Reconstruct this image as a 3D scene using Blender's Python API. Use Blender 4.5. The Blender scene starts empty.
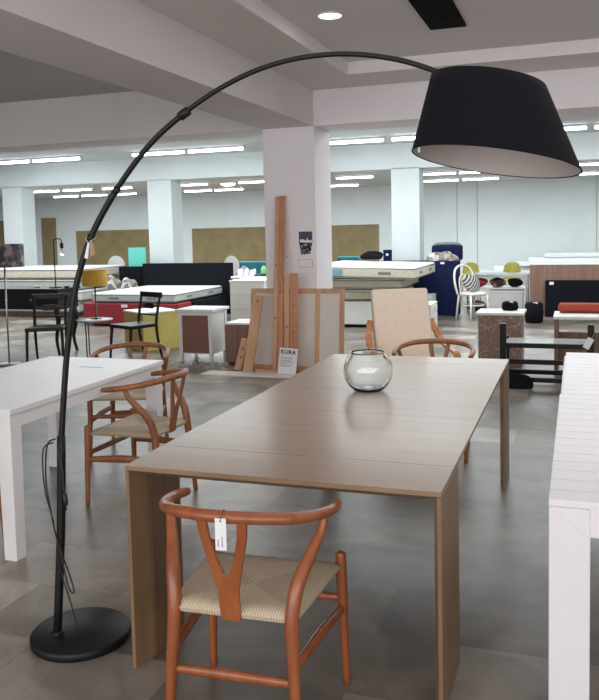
import bpy, bmesh, math, random
from math import sin, cos, pi, radians, sqrt
from mathutils import Vector, Matrix

random.seed(11)
SC = bpy.context.scene
COL = SC.collection

# ------------------------------------------------------------------ helpers
class MB:
    """collects shapes and links them as ONE mesh object"""
    def __init__(self):
        self.bm = bmesh.new()
    def box(self, a, b, mi=0, M=None):
        x0, y0, z0 = a; x1, y1, z1 = b
        vs = [self.bm.verts.new(p) for p in ((x0,y0,z0),(x1,y0,z0),(x1,y1,z0),(x0,y1,z0),(x0,y0,z1),(x1,y0,z1),(x1,y1,z1),(x0,y1,z1))]
        if M is not None:
            for v in vs: v.co = M @ v.co
        for q in ((0,3,2,1),(4,5,6,7),(0,1,5,4),(1,2,6,5),(2,3,7,6),(3,0,4,7)):
            f = self.bm.faces.new([vs[i] for i in q]); f.material_index = mi
        return self
    def hexa(self, pts, mi=0):
        """eight corners: four below (ccw), four above"""
        vs = [self.bm.verts.new(p) for p in pts]
        for q in ((0,3,2,1),(4,5,6,7),(0,1,5,4),(1,2,6,5),(2,3,7,6),(3,0,4,7)):
            f = self.bm.faces.new([vs[i] for i in q]); f.material_index = mi
        return self
    def bar(self, p, q, w, d, mi=0, up=(0,0,1)):
        p, q = Vector(p), Vector(q); ax = (q-p).normalized()
        u = Vector(up)
        if abs(ax.dot(u)) > .98: u = Vector((0,1,0))
        s = ax.cross(u).normalized(); t = s.cross(ax).normalized()
        c = [(-w/2,-d/2),(w/2,-d/2),(w/2,d/2),(-w/2,d/2)]
        return self.hexa([p+s*a+t*b for a,b in c]+[q+s*a+t*b for a,b in c], mi)
    def quad(self, pts, mi=0):
        f = self.bm.faces.new([self.bm.verts.new(p) for p in pts]); f.material_index = mi
        return self
    def tube(self, pts, r, seg=10, mi=0, closed=False, flat=1.0, steps=0):
        pts = [Vector(p) for p in pts]
        rs = list(r) if isinstance(r, (list, tuple)) else [r]*len(pts)
        if steps: pts, rs = spline(pts, rs, steps, closed)
        n = len(pts); rings = []; prev = None
        for i in range(n):
            if closed: t = (pts[(i+1) % n]-pts[i-1]).normalized()
            else: t = (pts[min(i+1,n-1)]-pts[max(i-1,0)]).normalized()
            if prev is None:
                u = Vector((0,0,1)) if abs(t.z) < .9 else Vector((0,1,0))
                s = t.cross(u).normalized()
            else:
                s = (prev - t*prev.dot(t)).normalized()
            prev = s; w = s.cross(t).normalized()
            rings.append([self.bm.verts.new(pts[i]+(s*cos(2*pi*k/seg)+w*sin(2*pi*k/seg)*flat)*rs[i]) for k in range(seg)])
        m = n if closed else n-1
        for i in range(m):
            A, B = rings[i], rings[(i+1) % n]
            for k in range(seg):
                f = self.bm.faces.new((A[k],A[(k+1)%seg],B[(k+1)%seg],B[k])); f.material_index = mi; f.smooth = True
        if not closed:
            for R, i, sgn in ((rings[0], 0, -1), (rings[-1], n-1, 1)):
                t = (pts[min(i+1,n-1)]-pts[max(i-1,0)]).normalized()*sgn
                tip = self.bm.verts.new(pts[i]+t*rs[i]*.45)
                for k in range(seg):
                    f = self.bm.faces.new((R[k],R[(k+1)%seg],tip)); f.material_index = mi; f.smooth = True
        return self
    def lathe(self, prof, c=(0,0,0), seg=32, mi=0, smooth=True, M=None):
        rings = []
        for r, z in prof:
            if r < 1e-5: rings.append([self.bm.verts.new((c[0],c[1],c[2]+z))])
            else: rings.append([self.bm.verts.new((c[0]+r*cos(2*pi*k/seg), c[1]+r*sin(2*pi*k/seg), c[2]+z)) for k in range(seg)])
        if M is not None:
            for R in rings:
                for v in R: v.co = M @ v.co
        for A, B in zip(rings, rings[1:]):
            for k in range(seg):
                k2 = (k+1) % seg
                q = [A[0] if len(A)==1 else A[k]]
                if len(A) > 1: q.append(A[k2])
                q.append(B[0] if len(B)==1 else B[k2])
                if len(B) > 1: q.append(B[k])
                if len(q) > 2:
                    f = self.bm.faces.new(q); f.material_index = mi; f.smooth = smooth
        return self
    def prism(self, outline, o, ux, uy, n, th, mi=0):
        """closed polygon outline in the plane (ux, uy) pushed out by th along n"""
        o, ux, uy, n = Vector(o), Vector(ux), Vector(uy), Vector(n)
        A = [self.bm.verts.new(o+ux*a+uy*b-n*th/2) for a,b in outline]
        B = [self.bm.verts.new(o+ux*a+uy*b+n*th/2) for a,b in outline]
        k = len(A)
        for f in ([A[i] for i in range(k)], [B[i] for i in reversed(range(k))]):
            g = self.bm.faces.new(f); g.material_index = mi
        for i in range(k):
            g = self.bm.faces.new((A[i],B[i],B[(i+1)%k],A[(i+1)%k])); g.material_index = mi
        return self
    def blob(self, c, r, seed=0, amp=.15, sub=3, flat_z=None, mi=0):
        t = bmesh.ops.create_icosphere(self.bm, subdivisions=sub, radius=1)
        rnd = random.Random(seed); ph = [(Vector((rnd.uniform(-4,4),rnd.uniform(-4,4),rnd.uniform(-4,4))), rnd.uniform(0,6)) for _ in range(7)]
        for v in t['verts']:
            d = sum(sin(v.co.dot(k)+p) for k,p in ph)/7
            q = v.co*(1+amp*d*2)
            z = q.z if flat_z is None else max(q.z, flat_z)
            v.co = Vector((c[0]+q.x*r[0], c[1]+q.y*r[1], c[2]+z*r[2]))
            for f in v.link_faces: f.smooth = True; f.material_index = mi
        return self
    def build(self, name, mats, parent=None, bevel=0, seg=2, smooth=False, loc=None):
        bmesh.ops.recalc_face_normals(self.bm, faces=self.bm.faces[:])
        me = bpy.data.meshes.new(name); self.bm.to_mesh(me); self.bm.free()
        for m in (mats if isinstance(mats, (list, tuple)) else [mats]): me.materials.append(m)
        o = bpy.data.objects.new(name, me); COL.objects.link(o)
        if parent is not None: o.parent = parent
        if loc is not None: o.location = loc
        if bevel:
            b = o.modifiers.new('edge', 'BEVEL'); b.width = bevel; b.segments = seg; b.limit_method = 'ANGLE'; b.angle_limit = radians(40)
            if smooth or seg > 2:
                for p in me.polygons: p.use_smooth = True
                w = o.modifiers.new('normals', 'WEIGHTED_NORMAL'); w.keep_sharp = False
        return o

def spline(pts, rs, steps, closed=False):
    n = len(pts); P = []; Rr = []
    g = lambda i: pts[i % n] if closed else pts[max(0, min(n-1, i))]
    h = lambda i: rs[i % n] if closed else rs[max(0, min(n-1, i))]
    for i in range(n if closed else n-1):
        for k in range(steps):
            t = k/steps; a, b, c, d = g(i-1), g(i), g(i+1), g(i+2)
            P.append(.5*((2*b)+(c-a)*t+(2*a-5*b+4*c-d)*t*t+(3*b-a-3*c+d)*t**3)); Rr.append(h(i)*(1-t)+h(i+1)*t)
    if not closed: P.append(pts[-1]); Rr.append(rs[-1])
    return P, Rr

def tag(o, label=None, cat=None, group=None, kind=None):
    if label: o['label'] = label
    if cat: o['category'] = cat
    if group: o['group'] = group
    if kind: o['kind'] = kind
    return o
def thing(name, label, cat, loc=(0,0,0), rz=0, group=None):
    o = bpy.data.objects.new(name, None); COL.objects.link(o); o.empty_display_size = .1
    o.location = loc; o.rotation_euler = (0,0,rz)
    return tag(o, label, cat, group)
def copy_tree(o, parent=None):
    c = o.copy(); COL.objects.link(c)
    if parent is not None: c.parent = parent
    for ch in [x for x in o.children]: copy_tree(ch, c)
    return c
def struct(o, label=None):
    o['kind'] = 'structure'
    if label: o['label'] = label
    return o

# ------------------------------------------------------------------ materials
def srgb(r, g, b):
    f = lambda c: (c/255/12.92) if c/255 <= .04045 else ((c/255+.055)/1.055)**2.4
    return (f(r), f(g), f(b), 1)
def newmat(name):
    m = bpy.data.materials.new(name); m.use_nodes = True
    nt = m.node_tree; return m, nt, nt.nodes['Principled BSDF']
def mat(name, rgb, rough=.5, metal=0, var=.08, scale=6, bump=0, spec=None, stretch=None, sheen=0, coat=0):
    m, nt, b = newmat(name); N = nt.nodes.new; L = nt.links.new
    c = srgb(*rgb); tc = N('ShaderNodeTexCoord'); mp = N('ShaderNodeMapping'); nz = N('ShaderNodeTexNoise')
    nz.inputs['Scale'].default_value = scale; nz.inputs['Detail'].default_value = 5
    if stretch: mp.inputs['Scale'].default_value = stretch
    L(tc.outputs['Object'], mp.inputs[0]); L(mp.outputs[0], nz.inputs[0])
    rp = N('ShaderNodeValToRGB')
    rp.color_ramp.elements[0].position = .3; rp.color_ramp.elements[1].position = .7
    rp.color_ramp.elements[0].color = [x*(1-var) for x in c[:3]]+[1]; rp.color_ramp.elements[1].color = [min(1,x*(1+var)) for x in c[:3]]+[1]
    L(nz.outputs['Fac'], rp.inputs[0]); L(rp.outputs[0], b.inputs['Base Color'])
    b.inputs['Roughness'].default_value = rough; b.inputs['Metallic'].default_value = metal
    if spec is not None: b.inputs['Specular IOR Level'].default_value = spec
    if sheen: b.inputs['Sheen Weight'].default_value = sheen
    if coat: b.inputs['Coat Weight'].default_value = coat; b.inputs['Coat Roughness'].default_value = .15
    if bump:
        bp = N('ShaderNodeBump'); bp.inputs['Strength'].default_value = bump; bp.inputs['Distance'].default_value = .01
        L(nz.outputs['Fac'], bp.inputs['Height']); L(bp.outputs[0], b.inputs['Normal'])
    return m
def wood(name, dark, light, axis='X', rough=.4, scale=1.0, coat=0, spec=.5):
    m, nt, b = newmat(name); N = nt.nodes.new; L = nt.links.new
    tc = N('ShaderNodeTexCoord'); mp = N('ShaderNodeMapping')
    s = {'X': (1.2,22,22), 'Y': (22,1.2,22), 'Z': (22,22,1.2)}[axis]
    mp.inputs['Scale'].default_value = [v*scale for v in s]
    n1 = N('ShaderNodeTexNoise'); n1.inputs['Scale'].default_value = 1.6; n1.inputs['Detail'].default_value = 6; n1.inputs['Distortion'].default_value = .6
    mp2 = N('ShaderNodeMapping'); mp2.inputs['Scale'].default_value = [v*scale*5 for v in s]
    n2 = N('ShaderNodeTexNoise'); n2.inputs['Scale'].default_value = 2; n2.inputs['Detail'].default_value = 2
    L(tc.outputs['Object'], mp.inputs[0]); L(mp.outputs[0], n1.inputs[0]); L(tc.outputs['Object'], mp2.inputs[0]); L(mp2.outputs[0], n2.inputs[0])
    mx = N('ShaderNodeMath'); mx.operation = 'MULTIPLY_ADD'; mx.inputs[1].default_value = .3; L(n2.outputs['Fac'], mx.inputs[0]); L(n1.outputs['Fac'], mx.inputs[2])
    rp = N('ShaderNodeValToRGB'); rp.color_ramp.elements[0].position = .42; rp.color_ramp.elements[1].position = .85
    rp.color_ramp.elements[0].color = srgb(*dark); rp.color_ramp.elements[1].color = srgb(*light)
    L(mx.outputs[0], rp.inputs[0]); L(rp.outputs[0], b.inputs['Base Color'])
    b.inputs['Roughness'].default_value = rough; b.inputs['Specular IOR Level'].default_value = spec
    if coat: b.inputs['Coat Weight'].default_value = coat; b.inputs['Coat Roughness'].default_value = .16
    return m
def emit(name, rgb, strength):
    m, nt, b = newmat(name); N = nt.nodes.new
    e = N('ShaderNodeEmission'); e.inputs[0].default_value = srgb(*rgb); e.inputs[1].default_value = strength
    nt.links.new(e.outputs[0], nt.nodes['Material Output'].inputs[0]); return m

def floor_mat():
    m, nt, b = newmat('stone_floor'); N = nt.nodes.new; L = nt.links.new
    tc = N('ShaderNodeTexCoord'); mp = N('ShaderNodeMapping'); mp.inputs['Location'].default_value = (.12,.02,0)
    br = N('ShaderNodeTexBrick'); br.offset = .5; br.inputs['Scale'].default_value = 1
    br.inputs['Brick Width'].default_value = .62; br.inputs['Row Height'].default_value = .42; br.inputs['Mortar Size'].default_value = .002; br.inputs['Mortar Smooth'].default_value = .4
    br.inputs['Color1'].default_value = (0,0,0,1); br.inputs['Color2'].default_value = (1,1,1,1); br.inputs['Mortar'].default_value = (.3,.3,.3,1); br.inputs['Bias'].default_value = 0
    L(tc.outputs['Object'], mp.inputs[0]); L(mp.outputs[0], br.inputs[0])
    rp = N('ShaderNodeValToRGB'); e = rp.color_ramp.elements
    e[0].position = 0; e[0].color = srgb(108,102,96); e[1].position = 1; e[1].color = srgb(164,155,146)
    x = e.new(.45); x.color = srgb(122,115,108); x = e.new(.75); x.color = srgb(132,125,118)
    L(br.outputs['Color'], rp.inputs[0])
    n1 = N('ShaderNodeTexNoise'); n1.inputs['Scale'].default_value = 2.3; n1.inputs['Detail'].default_value = 9; n1.inputs['Distortion'].default_value = .9; L(tc.outputs['Object'], n1.inputs[0])
    r1 = N('ShaderNodeValToRGB'); r1.color_ramp.elements[0].position = .36; r1.color_ramp.elements[0].color = (.62,.61,.59,1); r1.color_ramp.elements[1].position = .66; r1.color_ramp.elements[1].color = (1.22,1.19,1.16,1)
    L(n1.outputs['Fac'], r1.inputs[0])
    mu = N('ShaderNodeMix'); mu.data_type = 'RGBA'; mu.blend_type = 'MULTIPLY'; mu.inputs[0].default_value = 1
    L(rp.outputs[0], mu.inputs[6]); L(r1.outputs[0], mu.inputs[7])
    n2 = N('ShaderNodeTexNoise'); n2.inputs['Scale'].default_value = 5; n2.inputs['Detail'].default_value = 6; n2.inputs['Distortion'].default_value = 1.2; L(tc.outputs['Object'], n2.inputs[0])
    r2 = N('ShaderNodeValToRGB'); r2.color_ramp.elements[0].position = .485; r2.color_ramp.elements[0].color = (1,1,1,1); r2.color_ramp.elements[1].position = .53; r2.color_ramp.elements[1].color = (1,1,1,1)
    k = r2.color_ramp.elements.new(.507); k.color = (.55,.54,.53,1)
    L(n2.outputs['Fac'], r2.inputs[0])
    m2 = N('ShaderNodeMix'); m2.data_type = 'RGBA'; m2.blend_type = 'MULTIPLY'; m2.inputs[0].default_value = .22
    L(mu.outputs[2], m2.inputs[6]); L(r2.outputs[0], m2.inputs[7]); L(m2.outputs[2], b.inputs['Base Color'])
    b.inputs['Roughness'].default_value = .34; b.inputs['Specular IOR Level'].default_value = .35
    return m
def weave_mat():
    """paper cord seat: cords run round the seat so that four fields meet in an X"""
    m, nt, b = newmat('paper_cord'); N = nt.nodes.new; L = nt.links.new
    tc = N('ShaderNodeTexCoord'); sx = N('ShaderNodeSeparateXYZ'); L(tc.outputs['Object'], sx.inputs[0])
    ax = N('ShaderNodeMath'); ax.operation = 'ABSOLUTE'; L(sx.outputs[0], ax.inputs[0])
    ay = N('ShaderNodeMath'); ay.operation = 'ABSOLUTE'; L(sx.outputs[1], ay.inputs[0])
    mxx = N('ShaderNodeMath'); mxx.operation = 'MAXIMUM'; L(ax.outputs[0], mxx.inputs[0]); L(ay.outputs[0], mxx.inputs[1])
    gt = N('ShaderNodeMath'); gt.operation = 'GREATER_THAN'; L(ax.outputs[0], gt.inputs[0]); L(ay.outputs[0], gt.inputs[1])
    fr = N('ShaderNodeMath'); fr.operation = 'MULTIPLY'; fr.inputs[1].default_value = 2*pi/.0085
    # cords lie parallel to the seat edges: side fields run along x, front and back fields along y
    sel = N('ShaderNodeMix'); sel.data_type = 'FLOAT'; L(gt.outputs[0], sel.inputs[0]); L(sx.outputs[0], sel.inputs[2]); L(sx.outputs[1], sel.inputs[3])
    L(sel.outputs[0], fr.inputs[0]); sn = N('ShaderNodeMath'); sn.operation = 'SINE'; L(fr.outputs[0], sn.inputs[0])
    rp = N('ShaderNodeValToRGB'); rp.color_ramp.elements[0].color = srgb(178,158,132); rp.color_ramp.elements[1].color = srgb(212,196,172); rp.color_ramp.elements[1].position = .6
    ma = N('ShaderNodeMath'); ma.operation = 'MULTIPLY_ADD'; ma.inputs[1].default_value = .5; ma.inputs[2].default_value = .5; L(sn.outputs[0], ma.inputs[0]); L(ma.outputs[0], rp.inputs[0])
    tint = N('ShaderNodeMix'); tint.data_type = 'RGBA'; tint.blend_type = 'MULTIPLY'; tint.inputs[7].default_value = (.80,.79,.77,1)
    L(gt.outputs[0], tint.inputs[0]); L(rp.outputs[0], tint.inputs[6]); L(tint.outputs[2], b.inputs['Base Color'])
    bp = N('ShaderNodeBump'); bp.inputs['Strength'].default_value = .5; bp.inputs['Distance'].default_value = .003; L(sn.outputs[0], bp.inputs['Height']); L(bp.outputs[0], b.inputs['Normal'])
    b.inputs['Roughness'].default_value = .7
    return m
def stripe_mat(name, a, c, scale, axis='X', dist=2.0):
    m, nt, b = newmat(name); N = nt.nodes.new; L = nt.links.new
    tc = N('ShaderNodeTexCoord'); w = N('ShaderNodeTexWave'); w.bands_direction = axis; w.inputs['Scale'].default_value = scale; w.inputs['Distortion'].default_value = dist; w.inputs['Detail'].default_value = 1
    L(tc.outputs['Object'], w.inputs[0]); rp = N('ShaderNodeValToRGB'); rp.color_ramp.elements[0].position = .42; rp.color_ramp.elements[1].position = .58
    rp.color_ramp.elements[0].color = srgb(*a); rp.color_ramp.elements[1].color = srgb(*c); L(w.outputs['Fac'], rp.inputs[0]); L(rp.outputs[0], b.inputs['Base Color']); b.inputs['Roughness'].default_value = .85
    return m
def patch_mat(name, cols, scale):
    m, nt, b = newmat(name); N = nt.nodes.new; L = nt.links.new
    tc = N('ShaderNodeTexCoord'); v = N('ShaderNodeTexVoronoi'); v.inputs['Scale'].default_value = scale; v.distance = 'CHEBYCHEV'; L(tc.outputs['Object'], v.inputs[0])
    rp = N('ShaderNodeValToRGB'); rp.color_ramp.interpolation = 'CONSTANT'; s = N('ShaderNodeSeparateColor'); L(v.outputs['Color'], s.inputs[0]); L(s.outputs[0], rp.inputs[0])
    e = rp.color_ramp.elements
    while len(e) < len(cols): e.new(.5)
    for i, c in enumerate(cols): e[i].position = i/len(cols); e[i].color = srgb(*c)
    L(rp.outputs[0], b.inputs['Base Color']); b.inputs['Roughness'].default_value = .8
    return m

M = {}
M['floor'] = floor_mat()
M['wall_blue'] = mat('pale_wall_paint', (222,229,230), .75, var=.03, scale=1.5)
M['wall_warm'] = mat('pillar_paint', (240,234,238), .7, var=.03, scale=2)
M['ceil'] = mat('ceiling_paint', (222,217,217), .8, var=.03, scale=1)
M['ceil_side'] = mat('shaded_ceiling_paint', (190,187,184), .8, var=.03, scale=1)  # ceiling paint darkened to put the front left bay's dimness into the colour
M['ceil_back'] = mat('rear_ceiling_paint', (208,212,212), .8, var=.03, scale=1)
M['fascia'] = mat('fascia_paint', (236,232,232), .6, var=.02)
M['board'] = mat('brown_hardboard', (139,124,88), .8, var=.16, scale=2.2)
M['oak_x'] = wood('oak_veneer_lengthwise', (130,103,78), (146,118,90), 'X', .36, .6, coat=.22, spec=.5)
M['oak_y'] = wood('oak_veneer_side', (114,90,66), (138,110,82), 'Z', .38, .7)
M['oak_edge'] = wood('oak_edge_band', (138,108,76), (166,132,98), 'Z', .45, .6)
M['cherry'] = wood('orange_brown_beech', (128,68,36), (160,92,52), 'Z', .36, .5, coat=.2)
M['cherry_far'] = wood('dull_brown_beech', (124,74,44), (158,102,66), 'Z', .4, .5)
M['cord'] = weave_mat()
M['black_metal'] = mat('black_powder_coat', (22,22,24), .45, var=.1, scale=30, spec=.3)
M['black_shade'] = mat('black_lamp_fabric', (17,17,24), .85, var=.12, scale=60, bump=.05, spec=.15)
M['shade_in'] = mat('silver_white_lining', (178,170,166), .5, var=.03, scale=20)
M['black_matt'] = mat('matt_black', (12,12,14), .9, spec=.1)
M['black_plastic'] = mat('black_rubber', (22,22,23), .5)
M['white_lac'] = mat('white_lacquer', (234,233,234), .35, var=.02)
M['white_alu'] = mat('white_coated_aluminium', (226,223,227), .4, var=.02)
M['white_joint'] = mat('white_joint_line', (214,210,214), .5)  # slightly greyer white for the mitre lines
M['white'] = mat('white_paint', (226,226,222), .55, var=.03)
M['white_fab'] = mat('white_mattress_fabric', (226,230,228), .85, var=.04, scale=12, bump=.1)
M['side_fab'] = mat('grey_mattress_border', (178,180,176), .85, var=.08, scale=18, bump=.1)
M['beige_side'] = mat('beige_mattress_border', (206,200,182), .85, var=.08, scale=18, bump=.1)
M['piping'] = mat('mattress_piping', (120,124,126), .8)
M['blue_lab'] = mat('blue_mattress_label', (120,158,172), .7)
M['navy'] = mat('navy_fabric', (22,30,66), .9, var=.12, scale=10, spec=.2)
M['black_fab'] = mat('black_upholstery', (14,16,24), .9, var=.15, scale=8, spec=.2)
M['black_wood'] = mat('black_stained_wood', (17,13,13), .42, var=.2, scale=8, spec=.3)
M['red'] = mat('dark_red_upholstery', (142,40,46), .75, var=.1, scale=8)
M['mustard'] = mat('mustard_panel', (176,146,84), .6, var=.1, scale=4)
M['lime'] = mat('lime_yellow_panel', (206,190,106), .6, var=.08, scale=4)
M['yellow_chair'] = mat('yellow_plastic', (200,194,90), .45)
M['teal'] = mat('teal_fabric', (62,138,150), .8, var=.1)
M['mint'] = mat('mint_turquoise_canvas', (100,200,186), .7, var=.06, scale=3)
M['amber'] = mat('amber_lampshade', (196,152,56), .8, var=.08)
M['brown_panel'] = mat('brown_back_panel', (128,88,74), .6, var=.06)
M['brown_wood'] = wood('brown_wood_grain', (112,84,70), (142,110,94), 'Z', .5, .5)
M['pine'] = wood('pine_plank', (186,138,102), (212,170,136), 'Z', .55, .35)
M['pine_red'] = wood('reddish_pine_plank', (172,110,80), (200,142,110), 'Z', .55, .35)
M['panel_white'] = mat('white_board_panel', (222,214,208), .6, var=.03)
M['paper'] = mat('white_paper', (228,228,232), .7, var=.02)
M['ink'] = mat('black_print', (24,24,28), .7)
M['ink_grey'] = mat('grey_print', (140,140,150), .7)
M['poster'] = patch_mat('dark_poster_picture', [(30,32,44),(60,64,84),(24,24,32),(168,172,182),(44,46,60)], 62)
M['poster_sky'] = mat('slate_blue_print', (58,62,84), .5, var=.3, scale=40)
M['beige_fab'] = mat('beige_upholstery', (216,200,184), .85, var=.03, scale=20)
M['bent'] = wood('bentwood_arm', (168,106,64), (198,138,92), 'Z', .4, .5)
M['crumple'] = patch_mat('crumpled_print_cloth', [(196,186,180),(150,140,134),(214,208,204),(110,104,104),(176,160,150)], 9)
M['zebra'] = stripe_mat('zebra_stripe_cloth', (70,68,68), (190,186,182), 9, 'DIAGONAL', 1.2)
M['greybag'] = mat('grey_green_rim', (120,134,124), .6)
M['terracotta'] = mat('terracotta_fabric', (180,78,56), .75)
M['steel'] = mat('brushed_steel', (176,178,180), .3, metal=.9)
M['dark_steel'] = mat('dark_thin_metal', (70,66,60), .4, metal=.6)
M['shade_pat'] = patch_mat('grey_flower_shade', [(92,84,88),(70,64,68),(150,140,142),(84,76,80),(118,108,110)], 20)
M['books'] = patch_mat('mixed_dark_prints', [(104,40,44),(60,48,52),(150,120,110),(40,40,44),(128,128,80)], 12)
M['white_sheet'] = mat('white_board_sheet', (222,226,226), .6, var=.03)
M['green_bottle'] = mat('green_plastic', (120,196,130), .35)
M['tube'] = emit('fluorescent_glow', (240,248,255), 14)
M['spot'] = emit('downlight_glow', (255,252,244), 10)
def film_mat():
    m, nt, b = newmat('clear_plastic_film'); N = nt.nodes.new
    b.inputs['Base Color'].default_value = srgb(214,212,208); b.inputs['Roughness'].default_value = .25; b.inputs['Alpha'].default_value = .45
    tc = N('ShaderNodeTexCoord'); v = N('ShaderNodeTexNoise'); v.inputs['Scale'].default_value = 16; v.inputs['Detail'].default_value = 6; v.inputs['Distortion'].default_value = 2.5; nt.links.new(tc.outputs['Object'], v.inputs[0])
    rp = N('ShaderNodeValToRGB'); rp.color_ramp.elements[0].position = .49; rp.color_ramp.elements[0].color = (.08,.08,.08,1); rp.color_ramp.elements[1].position = .72; rp.color_ramp.elements[1].color = (.65,.65,.65,1)  # denser pale streaks in the alpha imitate highlights on the crinkles
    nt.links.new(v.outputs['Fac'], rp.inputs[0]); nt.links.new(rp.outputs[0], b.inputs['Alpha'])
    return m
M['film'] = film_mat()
def glass_mat(name, rough=0, tint=(250,252,252)):
    m, nt, b = newmat(name)
    b.inputs['Base Color'].default_value = srgb(*tint); b.inputs['Transmission Weight'].default_value = 1; b.inputs['Roughness'].default_value = rough; b.inputs['IOR'].default_value = 1.45
    return m
M['glass'] = glass_mat('clear_glass')
M['table_glass'] = mat('pale_glass_top', (196,206,204), .08, var=.02)

# ------------------------------------------------------------------ camera
F, CY = 799.67, 294.16
PITCH, ROLL, YAW, EYE = .0787, .023, .3353, 1.567
fw = Vector((-sin(YAW), cos(YAW), 0)); rt = Vector((cos(YAW), sin(YAW), 0)); dn = Vector((0,0,-1))
f2 = fw*cos(PITCH)+dn*sin(PITCH); d2 = dn*cos(PITCH)-fw*sin(PITCH)
r3 = rt*cos(ROLL)+d2*sin(ROLL); d3 = d2*cos(ROLL)-rt*sin(ROLL)
cd = bpy.data.cameras.new('camera'); cam = bpy.data.objects.new('camera', cd); COL.objects.link(cam)
R = Matrix((r3, -d3, -f2)).transposed().to_4x4()
cam.matrix_world = Matrix.Translation((0,0,EYE)) @ R
cd.sensor_fit = 'HORIZONTAL'; cd.sensor_width = 36; cd.lens = F*36/599; cd.shift_y = -(350-CY)/599; cd.clip_end = 100
SC.camera = cam

# ------------------------------------------------------------------ the setting
XL, XR, YB, YF = -24.0, 9.0, 28.5, -3.5
HB = 2.74                                   # underside of the beams
o = MB().box((XL,YF,-.1),(XR,YB,0)).build('floor', M['floor']); struct(o)
o = MB().box((XL,YB,-.1),(XR,YB+.2,3.4)).build('wall_back', M['wall_blue']); struct(o)
o = MB().box((XL-.2,YF,-.1),(XL,YB+.2,3.4)).build('wall_left', M['wall_blue']); struct(o)
o = MB().box((XR,YF,-.1),(XR+.2,YB+.2,3.4)).build('wall_right', M['wall_blue']); struct(o)
# ceiling: front right bay with a raised tray, front left bay, rear bays
RX, RY = -2.2, 7.93
c = MB()
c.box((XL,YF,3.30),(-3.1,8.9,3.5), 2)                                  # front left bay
c.box((-3.1,YF,3.13),(RX,8.9,3.5)).box((RX,RY,3.13),(XR,8.9,3.5))   # dropped margin
c.box((RX,YF,3.25),(XR,RY,3.5))                                     # tray
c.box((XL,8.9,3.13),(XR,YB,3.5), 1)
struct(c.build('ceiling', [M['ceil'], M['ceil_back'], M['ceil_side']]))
o = MB().box((RX-.005,YF,3.128),(RX+.012,RY,3.25)).build('trim_1', M['fascia']); struct(o)
o = MB().box((RX-.005,RY-.012,3.128),(XR,RY+.005,3.25)).build('trim_2', M['fascia']); struct(o)
# pillars and beams
PX0, PX1, PY0, PY1 = -3.42, -2.80, 8.65, 9.27
struct(MB().box((PX0,PY0,0),(PX1,PY1,HB)).build('pillar', M['wall_warm'], bevel=.006))
struct(MB().box((PX0,YF,HB),(PX1,PY0,3.4)).build('beam', M['ceil']))
struct(MB().box((PX0,PY0,HB),(XR,PY1,3.4)).build('beam', M['wall_warm']))
struct(MB().box((XL,PY0,HB),(PX0,PY1,3.4)).build('beam', M['ceil']))
CY0, CY1 = 14.65, 15.1
struct(MB().box((XL,CY0,2.67),(XR,CY1,3.4)).build('beam', M['wall_blue']))
for x0, x1 in ((-12.0,-11.5),(-8.37,-7.82),(-3.26,-2.74),(2.6,3.15),(-16.2,-15.7)):
    struct(MB().box((x0,CY0,0),(x1,CY1,2.68)).build('pillar', M['wall_blue']))
# hardboard sheets on the rear wall and joint strips
n = 3
for x0, x1, z0, z1 in ((-21.4,-20.68,0,2.36),(-19.7,-16.1,.0,1.78),(-14.35,-11.0,0,1.76),(-10.9,-6.82,0,1.75),(-23.9,-22.3,0,2.3)):
    o = MB().box((x0,YB-.03,z0),(x1,YB,z1)).build('trim_%d' % n, M['board']); struct(o); n += 1
for x in (-4.0,-3.3,.6):
    o = MB().box((x-.012,YB-.015,0),(x+.012,YB,3.13)).build('trim_%d' % n, M['side_fab']); struct(o); n += 1
o = MB().box((-6.8,YB-.03,0),(XR,YB,.12)).build('baseboard_back', M['fascia']); struct(o)

# ------------------------------------------------------------------ ceiling lights
def batten(L):
    t = thing('tube_light', 'tube', 'light')
    MB().box((-L/2,-.045,-.035),(L/2,.045,0)).build('batten', M['white_lac'], t)
    MB().tube([(-L/2+.03,0,-.062),(L/2-.03,0,-.062)], .022, 8).build('tube', M['tube'], t)
    for s in (-1,1): MB().box((s*(L/2-.02)-.014,-.02,-.085),(s*(L/2-.02)+.014,.02,-.03)).build('lamp_holder', M['white'], t)
    return t
tube0 = batten(1.16); tube_used = False
def tubelight(x, y, z, label, group):
    global tube_used
    o = tube0 if not tube_used else copy_tree(tube0); tube_used = True
    o.location = (x,y,z+.003); o['label'] = label; o['group'] = group
    return o
GN = 'tube lights in front of the white columns'; GF = 'tube lights in the hall behind the white columns'
near = [(-10.85,'tube light cut by the picture edge, above the patterned lampshade'),(-9.68,'tube light next in line over the bare-bulb table lamp'),
        (-7.42,'tube light crossed by the arc of the black lamp'),(-6.24,'tube light ending just short of the big pillar'),
        (-3.66,'tube light starting at the big pillar on the lamp-shade side'),(-2.42,'tube light running in behind the black arc-lamp shade'),
        (-.42,'tube light emerging from behind the wide end of the black shade'),(.8,'last tube light of the row, cut by the picture edge past the black shade')]
for x, l in near: tubelight(x, 13.45, 3.13, 'ceiling '+l, GN)
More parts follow.
